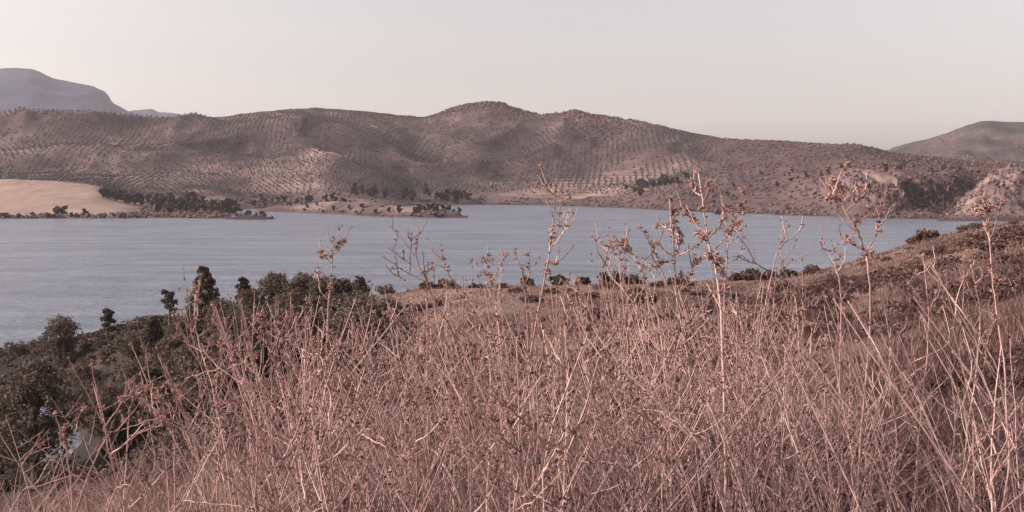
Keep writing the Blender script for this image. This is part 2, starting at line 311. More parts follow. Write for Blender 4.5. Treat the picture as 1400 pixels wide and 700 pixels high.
def z_far(X, Y):
    X = np.asarray(X, float); Y = np.asarray(Y, float); u = 700 + F * X / Y
    z = bilerp(GF, -900, 5, 800, 5, u, np.clip(Y, 800, 3199))
    yc = np.interp(u, sorted(CREST), [CREST[k][0] for k in sorted(CREST)])
    d = np.clip((yc - Y) / 480, 0, 1)                       # 0 at the crest
    amp = sstep(14, 75, z) * (.04 + .96 * sstep(0.02, .42, d)) * sstep(1150, 1450, Y + 250 * sstep(900, 1000, u))
    wx = X + 60 * fbm(X / 220, Y / 220, 21, 2); wy = Y + 60 * fbm(X / 220, Y / 220, 22, 2)
    rx, ry = wx * .92 + wy * .39, wy * .92 - wx * .39
    n = (ridged(rx / 620, ry / 330, 40, 2) - .6) * 92 + (ridged(wx / 170, wy / 300, 50, 3) - .6) * 34
    zc_ = np.interp(u, sorted(CREST), [CREST[k][1] for k in sorted(CREST)])
    amp = amp * np.clip((zc_ - 45) / 120, .12, 1)
    z = z + n * amp + fbm(X / 60, Y / 60, 61, 4) * 4.0 * sstep(3, 40, z) * (.35 + .65 * d)
    top_ = (1 - sstep(.0, .28, d)) * sstep(100, 140, z)
    z = z + top_ * ((ridged(X / 55, Y / 55, 66, 3) - .55) * 11 * sstep(585, 625, u) * (1 - sstep(880, 980, u)) + fbm(X / 30, Y / 30, 67, 3) * 2.5)
    dpx = np.interp(u, [560, 580, 600, 620, 640, 655, 685, 700, 720, 745, 765, 785, 800, 830, 860], [0, -4, 0, 4, 5, 4, 5, 1, -1, -3, 1, 5, 4, 1, 0])
    z = z + dpx * 1.6 * (1 - sstep(0, .35, d)) * sstep(90, 120, z)
    # ledges and buttresses on the cliffs of the right shore
    cl = sstep(1120, 1165, u) * (1 - sstep(1300, 1330, u)) * sstep(4, 14, z) * (1 - sstep(38, 50, z))
    z = z + cl * ((ridged(X / 12, X * 0 + 2.3, 71, 4) - .55) * 16 + fbm(X / 5, z / 5, 72, 3) * 5)
    # the pale islet in front of the far shore
    wob = fbm(X / 35, Y / 35, 81, 3)
    yf = np.interp(u, [330, 350, 400, 450, 500, 560, 600, 634, 650], [289, 289, 290.5, 293, 296, 297.5, 298, 298, 298])
    Yfr = CZ * F / (yf - HY)
    wid = np.interp(u, [345, 365, 400, 460, 520, 560, 600, 630, 640], [0, 20, 70, 120, 120, 80, 50, 22, 0])
    s = np.clip((Y - Yfr) / np.maximum(wid, 1), -.6, 1.6)
    hi = np.interp(u, [345, 365, 400, 440, 480, 520, 560, 600, 625, 640], [0, 4, 8, 11.5, 12.5, 11.5, 8, 6, 5, 0])
    isl = np.where(wid > 0, hi * (1 - (2 * np.clip(s, -.4, 1.4) - 1) ** 2) ** 1 * 1.0 + wob * 1.4 * np.clip(hi / 6, 0, 1), -9)
    isl = np.where((s < -.05) | (s > 1.05), np.minimum(isl, -1.0), isl)
    z = np.maximum(z, isl)
    # little dark spit at the end of the left tongue
    cx, cy = X_of(342, 905), 905
    sp = 3.6 * (1 - ((X - cx) / 24) ** 2 - ((Y - cy) / 14) ** 2) + wob * .6
    z = np.maximum(z, np.where(sp > -3, sp, -9))
    # pale eroded bluff on the right
    mt = np.interp(u, [1280, 1300, 1320, 1345, 1365, 1385, 1400, 1440, 1500, 1600], [0, 8, 20, 34, 42, 45, 44, 40, 30, 0])
    f_ = np.clip((Y - 862) / 95.0, -1, 1.0); bk = 1 - .5 * sstep(985, 1150, Y)
    mnd = mt * np.clip(f_, -.2, 1) ** 1.0 * bk if False else mt * np.where(f_ > 0, np.abs(f_) ** .8, f_ * .3) * bk
    mnd = mnd + ((ridged(X / 11, Y / 40, 91, 4) - .6) * 15 + fbm(X / 5, Y / 5, 92, 3) * 4) * sstep(3, 18, mnd) 
    z = np.maximum(z, np.where(mt > 0, mnd, -9))
    return z

# ------------------------------------------------------------------ ground sheets
def grid_faces(nr, nc):
    i = np.arange(nr - 1)[:, None] * nc; j = np.arange(nc - 1)[None]
    return np.stack([i + j, i + j + 1, i + nc + j + 1, i + nc + j], -1).reshape(-1, 4)

mb = MB(); s_ = 11000.0
gx = np.linspace(-s_, s_, 41); Xg, Yg = np.meshgrid(gx, gx + 1500)
mb.add(np.stack([Xg, Yg, np.full_like(Xg, -9.0) + fbm(Xg / 3000, Yg / 3000, 2) * 1.0], -1), grid_faces(41, 41), .4)
tag(mb.build('ground', M['bed'], smooth=True), 'brown lake bed and plain running on below everything to the horizon', 'ground', kind='structure')

# near hillside, finer close to the viewer
a = np.linspace(-1, 1, 300); xs = 3.0 * np.sinh(a * 5.6) ; b_ = np.linspace(0, 1, 330); ys = -40 + 0 * b_
ys = np.concatenate([np.linspace(-40, 0, 14), .5 + 2.2 * (np.exp(np.linspace(0, 4.95, 330)) - 1)])
Xn, Yn_ = np.meshgrid(xs, ys)
Zn = z_near(Xn, Yn_)
Zn = np.where(np.abs(Xn) > 260, Zn - (np.abs(Xn) - 260) * .0, Zn)
mb = MB()
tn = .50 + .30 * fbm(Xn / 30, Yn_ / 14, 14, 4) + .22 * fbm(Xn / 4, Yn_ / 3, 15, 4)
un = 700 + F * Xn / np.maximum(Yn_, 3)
tn = tn - .30 * (1 - sstep(7, 16, Yn_)) + .16 * sstep(480, 620, un) * sstep(80, 112, Yn_) * (1 - sstep(1080, 1180, un)) - .52 * (1 - sstep(430, 520, un)) * sstep(20, 60, Yn_)  # close to the viewer, shade under the weeds is put into the soil tint
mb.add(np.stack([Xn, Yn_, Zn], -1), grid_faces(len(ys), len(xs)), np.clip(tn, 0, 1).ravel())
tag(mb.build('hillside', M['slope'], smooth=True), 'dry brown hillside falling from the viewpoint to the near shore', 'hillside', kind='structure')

# far hills
uu = np.arange(-800, 2300, 3.2); YY = np.concatenate([np.arange(835, 1300, 3.6), np.arange(1300, 2320, 5.5), np.arange(2320, 3200, 45.0)])
Uf, Yf = np.meshgrid(uu, YY); Xf = X_of(Uf, Yf); Zf = z_far(Xf, Yf)

def groves(X, Y, z):
    """which land carries olive rows (0..1)"""
    u = 700 + F * X / Y
    g = sstep(8, 22, z) * (1 - sstep(930, 1010, u)) * sstep(1140, 1200, Y + 0 * X)
    g = g * sstep(-.42, -.22, fbm(X / 210, Y / 260, 131, 3) + .28 * (1 - sstep(560, 640, u)))
    rocky = sstep(590, 640, u) * sstep(118, 150, z)           # bare rocky tops
    return g * (1 - rocky)
def cover(X, Y, z):
    u = 700 + F * X / Y
    c = .44 + .34 * fbm(X / 170, Y / 240, 101, 4) + .12 * fbm(X / 38, Y / 50, 102, 3)
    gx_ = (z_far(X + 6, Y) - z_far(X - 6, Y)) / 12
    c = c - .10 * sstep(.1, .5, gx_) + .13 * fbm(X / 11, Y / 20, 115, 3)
    c = c - .12 * sstep(930, 1010, u) - .08 * sstep(1190, 1250, u)
    fld = (1 - sstep(150, 185, u + (Y - 1000) * -.22)) * sstep(906, 935, Y) * (1 - sstep(1135, 1160, Y))
    c = c * (1 - fld) + fld * (.84 + .07 * fbm(X / 60, Y / 25, 103, 3))
    ton = sstep(190, 215, u) * (1 - sstep(400, 430, u)) * (1 - sstep(1290, 1330, Y)); c = c * (1 - ton) + ton * (.34 + .5 * fbm(X / 45, Y / 30, 114, 3))
    isl = sstep(345, 360, u) * (1 - sstep(640, 650, u)) * (1 - sstep(1080, 1130, Y)) * sstep(.3, 1.5, z)
    ci = .62 + .36 * fbm(X / 26, Y / 26, 104, 3) - .35 * sstep(560, 610, u) - .3 * (1 - sstep(2.2, 5, z + 1.5 * fbm(X / 20, Y / 20, 105, 2)))
    c = c * (1 - isl) + isl * ci
    pat = np.exp(-((u - 440) / 28) ** 2 - ((Y - 1570) / 40) ** 2); c = c + .38 * pat
    for (pu, pY, su, sY, k) in ((740, 1450, 45, 35, .22), (830, 1360, 50, 26, .26), (905, 1330, 30, 22, .2), (690, 1560, 40, 30, .15), (790, 1780, 28, 70, .16), (600, 1400, 40, 15, .15), (760, 1950, 25, 50, .2), (480, 1450, 40, 30, .12), (420, 1360, 40, 25, .14)):
        c = c + 1.5 * k * np.exp(-((u - pu) / su) ** 2 - ((Y - pY) / sY) ** 2) * (.6 + .8 * vnoise(X / 18, Y / 9, 106))
    tr = sstep(700, 760, u) * (1 - sstep(900, 930, u)) * sstep(1290, 1340, Y) * (1 - sstep(1520, 1600, Y))
    c = c + tr * .13 * np.sin((z + 1.3 * fbm(X / 60, Y / 60, 107, 2)) / 2.6 * 2 * np.pi / 1.6)
    cl = sstep(1120, 1165, u) * (1 - sstep(1225, 1240, u)) * sstep(8, 20, z) * (1 - sstep(40, 48, z)); c = c + cl * (-.06 + .34 * vnoise(X / 5, z / 22, 112))
    cl = sstep(1236, 1246, u) * (1 - sstep(1290, 1310, u)) * sstep(6, 14, z) * (1 - sstep(40, 48, z)); c = c + cl * (-.12 + .22 * vnoise(X / 4, z / 22, 113))
    mn = sstep(1288, 1310, u) * (1 - sstep(1600, 1650, u)) * sstep(1.0, 4, z) * (1 - sstep(985, 1030, Y)); c = c * (1 - mn) + mn * (.55 + .42 * fbm(X / 9, Y / 9, 108, 4))
    rk = sstep(600, 640, u) * (1 - sstep(880, 960, u)) * sstep(125, 165, z); c = c + rk * (.22 * (fbm(X / 22, Y / 30, 109, 3)) - .03)
    sh = sstep(.1, .3, z) * (1 - sstep(1.2, 3.0, z)) * (.55 + .45 * vnoise(X / 30, Y / 30, 116)); c = c * (1 - sh * .85) + sh * .85 * .16
    spt = np.exp(-(((X - X_of(342, 905)) / 28) ** 2 + ((Y - 905) / 20) ** 2)); c = c * (1 - spt) + spt * .12    # bare strip at the waterline
    return np.clip(c, .02, .98)
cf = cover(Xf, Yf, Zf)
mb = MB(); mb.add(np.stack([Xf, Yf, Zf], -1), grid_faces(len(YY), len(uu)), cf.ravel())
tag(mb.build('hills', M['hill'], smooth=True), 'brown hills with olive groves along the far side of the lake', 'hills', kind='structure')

BRUSH = []
def ridge(name, sky_pts, Yc, front, back, m, label, cat, amp, wl, seed, step=6, u0=-900, u1=2400, nrow=60, brush=False):
    uu = np.arange(u0, u1, step); su, sv = zip(*sky_pts)
    vr = np.interp(uu, su, sv); kk = np.exp(-.5 * (np.arange(-4, 5) / (1.6 if brush else .8)) ** 2); kk /= kk.sum(); vr = np.convolve(np.pad(vr, 4, 'edge'), kk, 'valid')
    zc = Z_of(vr, Yc) + fbm(uu / 9.0, uu * 0, seed + 5, 3) * Yc * .0006
    rows = np.concatenate([np.linspace(-1, 0, nrow), np.linspace(0, 1, 14)[1:]])
    Y = np.where(rows < 0, Yc + rows * front, Yc + rows * back)
    U, Yg = np.meshgrid(uu, Y); Tg = np.meshgrid(uu, rows)[1]; X = X_of(U, Yg)
    prof = np.where(Tg < 0, (1 + Tg) ** 1.15, 1 - Tg ** 1.5)
    X0 = X_of(U, Yc + 0 * Yg)
    z = zc[None] * prof - 6
    k = np.sin(np.pi * np.clip(1 + Tg, 0, 1)) * (Tg < 0)
    z = z + k * amp * (ridged(X / wl, Yg / wl / 1.6, seed, 4) - .6) * 2 + np.abs(Tg) ** .5 * fbm(X / (wl * .25), Yg / (wl * .25), seed + 3, 3) * amp * .25 * np.clip(zc[None] / 60, 0, 1)
    c = .45 + .35 * fbm(X / (wl * .6), Yg / (wl * .6), seed + 9, 4) + .3 * fbm(X / (wl * .1), Yg / (wl * .1), seed + 11, 3)
    if brush: BRUSH.append((X, Yg, z))
    mb = MB(); mb.add(np.stack([X, Yg, z], -1), grid_faces(len(Y), len(uu)), np.clip(c, 0, 1).ravel())
    return tag(mb.build(name, m, smooth=True), label, cat, kind='structure')
ridge('hills', [(-900, 260), (1000, 262), (1150, 232), (1200, 208), (1217, 201), (1240, 193), (1268, 188), (1290, 181), (1310, 173), (1340, 163), (1365, 163), (1400, 165), (1450, 168), (1600, 175), (1900, 200), (2400, 210)],
      3300, 1300, 900, M['farhill'], 'rounded grey brown hill behind the cliffs on the right', 'hill', 40, 330, 210, step=4, u0=900, brush=True)
ridge('hills', [(700, 262), (900, 225), (930, 186), (945, 179), (965, 183), (990, 192), (1040, 215), (1100, 262)],
      3600, 600, 600, M['farhill'], 'small distant knoll peeping over the middle of the brown ridge', 'hill', 20, 250, 260, step=4, u0=700, u1=1100)
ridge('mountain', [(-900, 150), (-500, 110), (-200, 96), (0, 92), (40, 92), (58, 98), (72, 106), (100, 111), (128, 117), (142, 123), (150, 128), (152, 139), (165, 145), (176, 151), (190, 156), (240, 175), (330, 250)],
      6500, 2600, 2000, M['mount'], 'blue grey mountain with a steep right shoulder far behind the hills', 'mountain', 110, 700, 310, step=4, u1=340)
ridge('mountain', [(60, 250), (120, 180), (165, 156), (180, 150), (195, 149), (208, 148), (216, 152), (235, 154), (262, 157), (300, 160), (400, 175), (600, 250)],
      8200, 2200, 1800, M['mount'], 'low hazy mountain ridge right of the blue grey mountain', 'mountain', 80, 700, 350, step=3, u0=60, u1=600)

# water
mb = MB(); gx = np.linspace(-2600, 2600, 27); gy = np.linspace(40, 2300, 24); Xg, Yg = np.meshgrid(gx, gy)
mb.add(np.stack([Xg, Yg, np.zeros_like(Xg)], -1), grid_faces(24, 27))
tag(mb.build('lake', M['water']), 'blue grey reservoir lake lying below the brown hills', 'lake', kind='structure')

# ------------------------------------------------------------------ foliage builders
def leaf_quads(mb, cen, size, tint, asp=.55, flat=0.0):
    n = len(cen); d = rng.normal(size=(n, 3)); d /= np.linalg.norm(d, axis=1)[:, None]
    e = rng.normal(size=(n, 3)); e[:, 2] *= 1 - flat
    e -= (e * d).sum(1)[:, None] * d; e /= np.linalg.norm(e, axis=1)[:, None] + 1e-9
    s = (size * rng.uniform(.6, 1.35, n))[:, None]
    v = np.stack([cen - d * s, cen - e * s * asp, cen + d * s, cen + e * s * asp], 1).reshape(-1, 3)
    mb.add(v, np.arange(4 * n).reshape(-1, 4), np.repeat(tint, 4))

def crown_cloud(mb, lobes, per, leaf, spread=.36):
    """lobes: (x, y, z, rx, rz) clumps; leaves lie mostly in the outer shell of many small sprays"""
    for (x, y, z, rx, rz) in lobes:
        k = max(6, int(per)); dirs = rng.normal(size=(k, 3)); dirs /= np.linalg.norm(dirs, axis=1)[:, None]
        rad = rng.uniform(.2, 1.0, k) ** .6
        sc = np.array([rx, rx, rz]); cl = np.array([x, y, z]) + dirs * sc * rad[:, None]
        m_ = 18
        cen = np.repeat(cl, m_, 0) + rng.normal(0, spread * .33 * rx, (k * m_, 3))
        t = np.repeat(np.clip(.45 + .18 * rng.normal(size=k), 0, 1), m_) + rng.normal(0, .12, k * m_)
        leaf_quads(mb, cen, np.full(len(cen), leaf), np.clip(t, 0, 1))

def make_tree(name, h, w_, kind, m, label, cat, group=None, loc=(0, 0, 0), dens=1.0, leaf=None):
    """tapered trunk with limbs, and a crown made of leaf sprays. kind: round, cone, umbrella, column, bush"""
    root = empty(name, loc); tag(root, label, cat, group)
    r0 = h * .028; lobes = []; mb = MB()
    lean = rng.normal(0, .03 * h, 2)
    top = {'round': .72, 'cone': .93, 'umbrella': .88, 'column': .85, 'bush': .5}[kind] * h
    tr = smooth_line([(0, 0, -.3), (lean[0] * .4, lean[1] * .4, top * .45), (lean[0], lean[1], top)], 5, .01 * h)
    tube(mb, tr, [r0 * 1.5, r0, r0 * .3], 7, .5)
    if kind == 'round':
        nl = 15; lo = .2
    elif kind == 'cone': nl = 16; lo = .18
    elif kind == 'umbrella': nl = 10; lo = .36
    elif kind == 'column': nl = 13; lo = .2
    else: nl = 8; lo = .18
    for i in range(nl):
        q = (i + .5) / nl; ang = i * 2.4 + rng.uniform(-.5, .5)
        if kind == 'round':
            z = h * (lo + (.92 - lo) * q); rr = w_ * .5 * math.sin(math.pi * (.22 + .70 * q)) * rng.uniform(.25, .8); lr = w_ * rng.uniform(.2, .28)
        elif kind == 'cone':
            z = h * (lo + (.95 - lo) * q); rr = w_ * .5 * (1 - q) ** .8 * rng.uniform(.3, .75); lr = w_ * (.11 + .16 * (1 - q))
        elif kind == 'umbrella':
            z = h * (lo + (.93 - lo) * (q ** .7)); rr = w_ * .42 * (.5 + .5 * math.sin(q * 7)) * rng.uniform(.6, 1); lr = w_ * rng.uniform(.17, .26)
        elif kind == 'column':
            z = h * (lo + (.92 - lo) * q); rr = w_ * .28 * rng.uniform(.3, .9) * (1.1 - .6 * q); lr = w_ * rng.uniform(.2, .3) * (1.1 - .5 * q)
        else:
            z = h * (.2 + .6 * q * rng.uniform(.6, 1)); rr = w_ * .34 * rng.uniform(.2, 1); lr = w_ * rng.uniform(.2, .3)
        x, y = lean[0] * z / h + rr * math.cos(ang), lean[1] * z / h + rr * math.sin(ang)
        rz = lr * (.55 if kind == 'umbrella' else .8)
        z = min(z, h - rz * .9)
        lobes.append((x, y, z, lr, rz))
        st = tr[int(np.clip((z / top * .7) * len(tr), 1, len(tr) - 2))]
        tube(mb, smooth_line([st, (st + np.array([x, y, z])) / 2 + np.array([0, 0, -.03 * h]), (x, y, z)], 3), [r0 * .5, r0 * .12], 5, .45)
    mb.build('trunk', M['bark'], root, smooth=True)
    cb = MB(); lf = leaf or (.011 * h + .085)
    crown_cloud(cb, lobes, 30 * dens, lf)
    cb.build('crown', m, root)
    return root

def place(o, u, Y, zf=z_near, dz=0.0):
    x = float(X_of(u, Y)); o.location = (x, Y, float(zf(np.array([x]), np.array([float(Y)]))[0]) + dz); return o

# trees of the wooded point on the left: (column, distance, height, width, kind, leaf, label)
TR = [
 (48, 122, 15.5, 13.0, 'round', 'leaf', 'biggest dark round tree standing over the inlet in the lower left'),
 (0, 128, 11.5, 9.5, 'round', 'leaf', 'dark tree at the left picture edge beside the biggest round tree'),
 (83, 188, 8.6, 8.0, 'round', 'leaf', 'dark egg shaped tree standing alone against the lake on the left'),
 (147, 186, 6.6, 3.6, 'umbrella', 'paleleaf', 'thin pine with tiered pale tufts against the lake'),
 (232, 176, 6.8, 3.6, 'umbrella', 'leaf', 'slim green pine with a flat crown peeping over the grove'),
 (208, 160, 6.6, 5.6, 'cone', 'paleleaf', 'pale pointed tree at the left end of the grove crest'),
 (282, 152, 11.0, 7.6, 'cone', 'leaf', 'tall conical tree rising at the middle of the wooded crest'),
 (333, 158, 6.2, 4.0, 'column', 'paleleaf', 'pale flat topped tree right of the tall conical tree'),
 (375, 156, 5.4, 5.6, 'round', 'leaf', 'round tree at the left end of the row above the pale track'),
 (412, 154, 5.2, 6.4, 'round', 'leaf', 'broad dark tree second in the row above the pale track'),
 (443, 150, 4.4, 5.0, 'round', 'leaf', 'low dark tree third in the row above the pale track'),
 (468, 146, 3.9, 4.6, 'round', 'leaf', 'small dark tree fourth in the row above the pale track'),
 (492, 143, 3.9, 3.6, 'column', 'leaf', 'smallest dark tree at the right end of the row above the pale track'),
 (150, 152, 6.0, 7.0, 'bush', 'leaf', 'low dark bushy tree right of the inlet'),
 (112, 172, 5.5, 6.5, 'bush', 'leaf', 'dark bush between the egg shaped tree and the inlet'),
 (180, 168, 5.0, 6.0, 'bush', 'leaf', 'dark bush under the thin tiered pine'),
 (250, 158, 5.2, 6.2, 'bush', 'leaf', 'dark bush left of the tall conical tree'),
 (205, 140, 5.0, 6.0, 'round', 'paleleaf', 'pale grey green tree halfway down the wooded slope'),
 (262, 128, 6.0, 6.6, 'round', 'leaf', 'dark tree below the tall conical tree'),
 (310, 134, 5.4, 6.0, 'round', 'leaf', 'dark tree below the pale flat topped tree'),
 (352, 124, 5.4, 6.4, 'round', 'leaf', 'dark tree below the round tree of the track row'),
 (165, 120, 6.0, 5.2, 'round', 'paleleaf', 'pale olive tree beside the small patch of water'),
 (225, 112, 6.6, 6.4, 'round', 'leaf', 'dark tree low on the wooded slope behind the weeds'),
 (300, 105, 7.0, 6.6, 'round', 'leaf', 'dark tree deep in the hollow behind the weeds'),
 (365, 98, 6.2, 6.0, 'round', 'paleleaf', 'pale green tree in the hollow left of the dark bank'),
 (430, 112, 3.4, 5.4, 'bush', 'leaf', 'dark bush on the bank below the pale track'),
 (500, 106, 3.2, 5.4, 'bush', 'leaf', 'big dark bush on the steep bank at the edge of the grass'),
 (525, 96, 2.9, 4.8, 'bush', 'leaf', 'dark bush lower down the steep bank at the edge of the grass'),
 (485, 88, 4.6, 5.6, 'bush', 'leaf', 'dark bush at the foot of the steep bank'),
 (25, 200, 3.2, 5.5, 'bush', 'leaf', 'low olive bush on the shore left of the egg shaped tree'),
 (55, 196, 3.6, 5.5, 'bush', 'leaf', 'dark shore bush just left of the egg shaped tree'),
 (120, 160, 5.5, 7.0, 'round', 'leaf', 'dark tree between the big round tree and the thin tiered pine'),
 (185, 150, 5.0, 6.5, 'round', 'leaf', 'dark tree in the middle of the wooded slope'),
 (238, 146, 5.2, 6.0, 'round', 'leaf', 'dark tree leaning on the left side of the conical tree'),
 (305, 148, 5.0, 6.0, 'round', 'leaf', 'dark tree leaning on the right side of the conical tree'),
 (345, 142, 4.8, 5.6, 'round', 'leaf', 'dark tree just under the round tree of the track row'),
 (395, 130, 3.8, 5.4, 'round', 'leaf', 'dark tree just below the pale track'),
 (280, 118, 7.4, 7.0, 'round', 'leaf', 'wide dark tree straight below the conical tree'),
 (335, 112, 7.0, 6.8, 'round', 'leaf', 'wide dark tree in the hollow right of the conical tree'),
 (190, 128, 6.4, 6.2, 'round', 'leaf', 'dark tree above the small patch of water'),
 (148, 136, 6.0, 6.0, 'round', 'paleleaf', 'grey green tree at the right bank of the inlet'),
 (400, 104, 6.0, 6.4, 'round', 'leaf', 'dark tree in the hollow left of the steep bank'),
 (12, 118, 1.6, 3.2, 'bush', 'scrub', 'brown bush in the bottom left corner beyond the weeds'),
]
for (u, Y, h, w_, kd, lm, lab) in TR:
    t = make_tree('tree' if kd != 'bush' else 'bush', h, w_, kd, M[lm], lab, 'tree' if kd != 'bush' else 'bush', 'trees of the wooded point on the near shore')
    place(t, u, Y)

# bushes along the brow of the grass slope
BR = [(585, 124, 1.6, 3.0, 'low grey bush at the left end of the brow against the water'), (612, 124, 1.9, 3.4, 'low dark bush second from the left on the brow'), (648, 125, 2.2, 1.6, 'thin upright bush alone on the brow'),
      (722, 122, 2.2, 2.6, 'dark bush on the brow beside the tall twin stalk'), (765, 121, 2.0, 3.0, 'round grey bush on the brow right of the tall twin stalk'), (797, 121, 1.7, 2.6, 'low grey bush on the brow between two round ones'),
      (826, 120, 2.2, 2.0, 'small dark bush on the brow left of the square one'), (845, 120, 2.8, 2.2, 'tallest dark bush on the brow of the grass slope'), (866, 119, 1.9, 3.2, 'wide dark bush at the right end of the brow group'),
      (1028, 104, 1.4, 3.0, 'flat dark bush on the brow right of the tallest stalk'), (1005, 104, 1.1, 1.8, 'tiny bush on the brow behind the tallest stalk')]
for (u, Y, h, w_, lab) in BR:
    place(make_tree('bush', h * .85, w_ * .85, 'bush', M['leaf'], lab, 'bush', 'bushes on the brow of the grass slope', dens=.7, leaf=.13), u, Y, dz=-.15)

small = []
for k in range(16):
    u = rng.choice([rng.uniform(570, 760), rng.uniform(760, 1010), rng.uniform(1010, 1120)]); h = rng.uniform(.6, 1.15)
    o = make_tree('bush', h, h * rng.uniform(1.5, 2.3), 'bush', M['scrub'], 'x', 'bush', 'bushes on the brow of the grass slope', dens=.5, leaf=.11); place(o, u, float(np.interp(u, [570, 1010, 1130], [121, 103, 99])) + rng.uniform(-2, 3), dz=-.1); small.append((u, o))
rank_labels(small, '%s from left among the small low scrubs filling gaps along the brow')

# scrub bushes of the right-hand slope: prototypes copied with their parts
protos = [make_tree('scrub_bush', 1.5, 2.2 + .3 * i, 'bush', M['scrub'], 'x', 'bush', None, dens=.8, leaf=.11) for i in range(5)]
protos_u = [make_tree('undergrowth_bush', 2.2, 3.2 + .3 * i, 'bush', M['leaf'] if i else M['paleleaf'], 'x', 'bush', None, dens=.8, leaf=.12) for i in range(4)]
def scrub(u, Y, s, lab, grp, first=[0]):
    i = first[0]; first[0] += 1
    o = protos[i] if i < len(protos) else copy_tree(protos[int(rng.integers(5))])
    s *= .82; o.scale = (s * rng.uniform(.9, 1.3), s * rng.uniform(.9, 1.3), s * rng.uniform(.6, .95)); o.rotation_euler = (0, 0, rng.uniform(0, 6.28))
    tag(o, lab, 'bush', grp); place(o, u, Y, dz=-.15); return o
for (u, Y, s, lab) in [(1252, 97, .95, 'dark round scrub bush on the right brow, standing against the water'), (1268, 96, 1.25, 'tallest scrub bush on the right brow with a pointed top'),
                       (1295, 97, .6, 'small scrub bush on the brow right of the pointed one'), (1325, 95, .8, 'wide scrub bush at the high end of the brow'), (1345, 94, .95, 'dark scrub bush behind the tall stalk at the right edge'), (1385, 92, .6, 'scrub bush on the crest at the right picture edge')]:
    scrub(u, Y, s, lab, 'scrub bushes on the right-hand slope')
def bands(spots, names, edges, text, grp, f):
    rows = [[] for _ in names]
    for (u, Y, s_) in spots:
        b = sum(Y < e for e in edges); rows[b].append((u, f(u, Y, s_, 'x', grp)))
    for nm, r_ in zip(names, rows): rank_labels(r_, text.replace('@', nm))
spots = []
for k in range(215):
    u = rng.uniform(1110, 1480); Y = 100 * rng.uniform(.10, 1) ** .7
    if u > 1405 and rng.uniform() < .6: u = rng.uniform(1110, 1400)
    spots.append((u, Y, rng.uniform(.3, .8) * (.42 + .45 * min(1, Y / 60)) * (.6 if Y > 75 else 1)))
bands(spots, ['just below the right brow', 'high on the right slope', 'halfway down the right slope', 'low on the right slope near the weeds'], [78, 55, 32], '%s from left among scrub bushes @', 'scrub bushes on the right-hand slope', scrub)
spots = []
for k in range(60):
    u = rng.uniform(520, 1110); Y = rng.uniform(22, 108); spots.append((u, Y, rng.uniform(.35, .95) * (.4 + .6 * min(1, Y / 60))))
bands(spots, ['just below the brow of the grass slope', 'halfway down the grass slope', 'low on the grass slope behind the weeds'], [78, 48], '%s from left among dark scrub bushes @', 'scrub bushes on the grass slope', scrub)
ucount = [0]
def undergrowth(u, Y, s_, lab, grp):
    i = ucount[0]; ucount[0] += 1
    o = protos_u[i] if i < len(protos_u) else copy_tree(protos_u[int(rng.integers(len(protos_u)))])
    o.scale = (s_ * rng.uniform(.9, 1.3), s_ * rng.uniform(.9, 1.3), s_ * rng.uniform(.7, 1.1)); o.rotation_euler = (0, 0, rng.uniform(0, 6.28))
    tag(o, lab, 'bush', grp); place(o, u, Y, dz=-.2); return o
spots = []
while len(spots) < 120:
    u = rng.uniform(30, 530); Y = rng.uniform(62, 206)
    if float(z_near(X_of(u, Y), Y)) > 1.2 and not (u < 145 and Y < 155) and Y < 212 - .12 * u: spots.append((u, Y, rng.uniform(.5, 1.0)))
bands(spots, ['along the top of the wooded point', 'high on the wooded point', 'halfway down the wooded point', 'in the hollow behind the weeds'], [148, 122, 95], '%s from left among low bushes @', 'undergrowth of the wooded point', undergrowth)

# low brush between them, too tangled to count
mb = MB(); n = 3600; u = rng.uniform(-60, 560, n); Y = rng.uniform(55, 214, n); X = X_of(u, Y); Z = z_near(X, Y)
ok = (Z > .4) & ((u < 500) | (Y < 100)) & ~((u < 165) & (Y < 150)); X, Y, Z = X[ok], Y[ok], Z[ok]; n = len(X)
rr = rng.uniform(.6, 1.6, n); tt = np.clip(.35 + .25 * rng.normal(size=n) + .3 * fbm(X / 14, Y / 9, 171, 2), 0, 1)
cen = np.repeat(np.stack([X, Y, Z + .1], 1), 46, 0); d = rng.normal(size=(len(cen), 3)); d /= np.linalg.norm(d, axis=1)[:, None]; d[:, 2] = np.abs(d[:, 2]) * .55
cen = cen + d * (np.repeat(rr, 46) * rng.uniform(.4, 1, len(cen)))[:, None]
leaf_quads(mb, cen, np.full(len(cen), .23), np.clip(np.repeat(tt, 46) + rng.normal(0, .1, len(cen)), 0, 1))
tag(mb.build('brush', M['brush']), 'low brown brush covering the ground between the trees of the wooded point', 'brush', kind='stuff')

# ------------------------------------------------------------------ far shore trees
def far_tree_mesh(h, w_, n, m, tall=False):
    mb = MB(); lobes = [(rng.normal(0, w_ * .2), rng.normal(0, w_ * .2), h * (.35 + .5 * q), w_ * rng.uniform(.22, .32) * (1.1 - .5 * q if tall else 1), h * rng.uniform(.13, .2)) for q in np.linspace(0, 1, n)]
    for (x, y, z, rx, rz) in lobes:
        d = rng.normal(size=(46, 3)); d /= np.linalg.norm(d, axis=1)[:, None]
        cen = np.array([x, y, z]) + d * np.array([rx, rx, rz]) * rng.uniform(.6, 1.05, 46)[:, None]
        leaf_quads(mb, cen, np.full(46, .16 * w_), np.clip(.45 + .2 * rng.normal(size=46), 0, 1), .7)
    me = mb.mesh('crown', m)
    tb = MB(); tube(tb, [(0, 0, -.5), (.1, 0, h * .3), (0, .1, h * .75)], [h * .03, h * .015], 5)
    return tb.mesh('trunk', M['bark']), me
FT = [far_tree_mesh(10, 8, 6, M['farleaf']) for _ in range(3)] + [far_tree_mesh(14, 7, 8, M['farleaf'], True) for _ in range(2)] + [far_tree_mesh(9, 8, 6, M['paleleaf']) for _ in range(2)]
FTG = {}
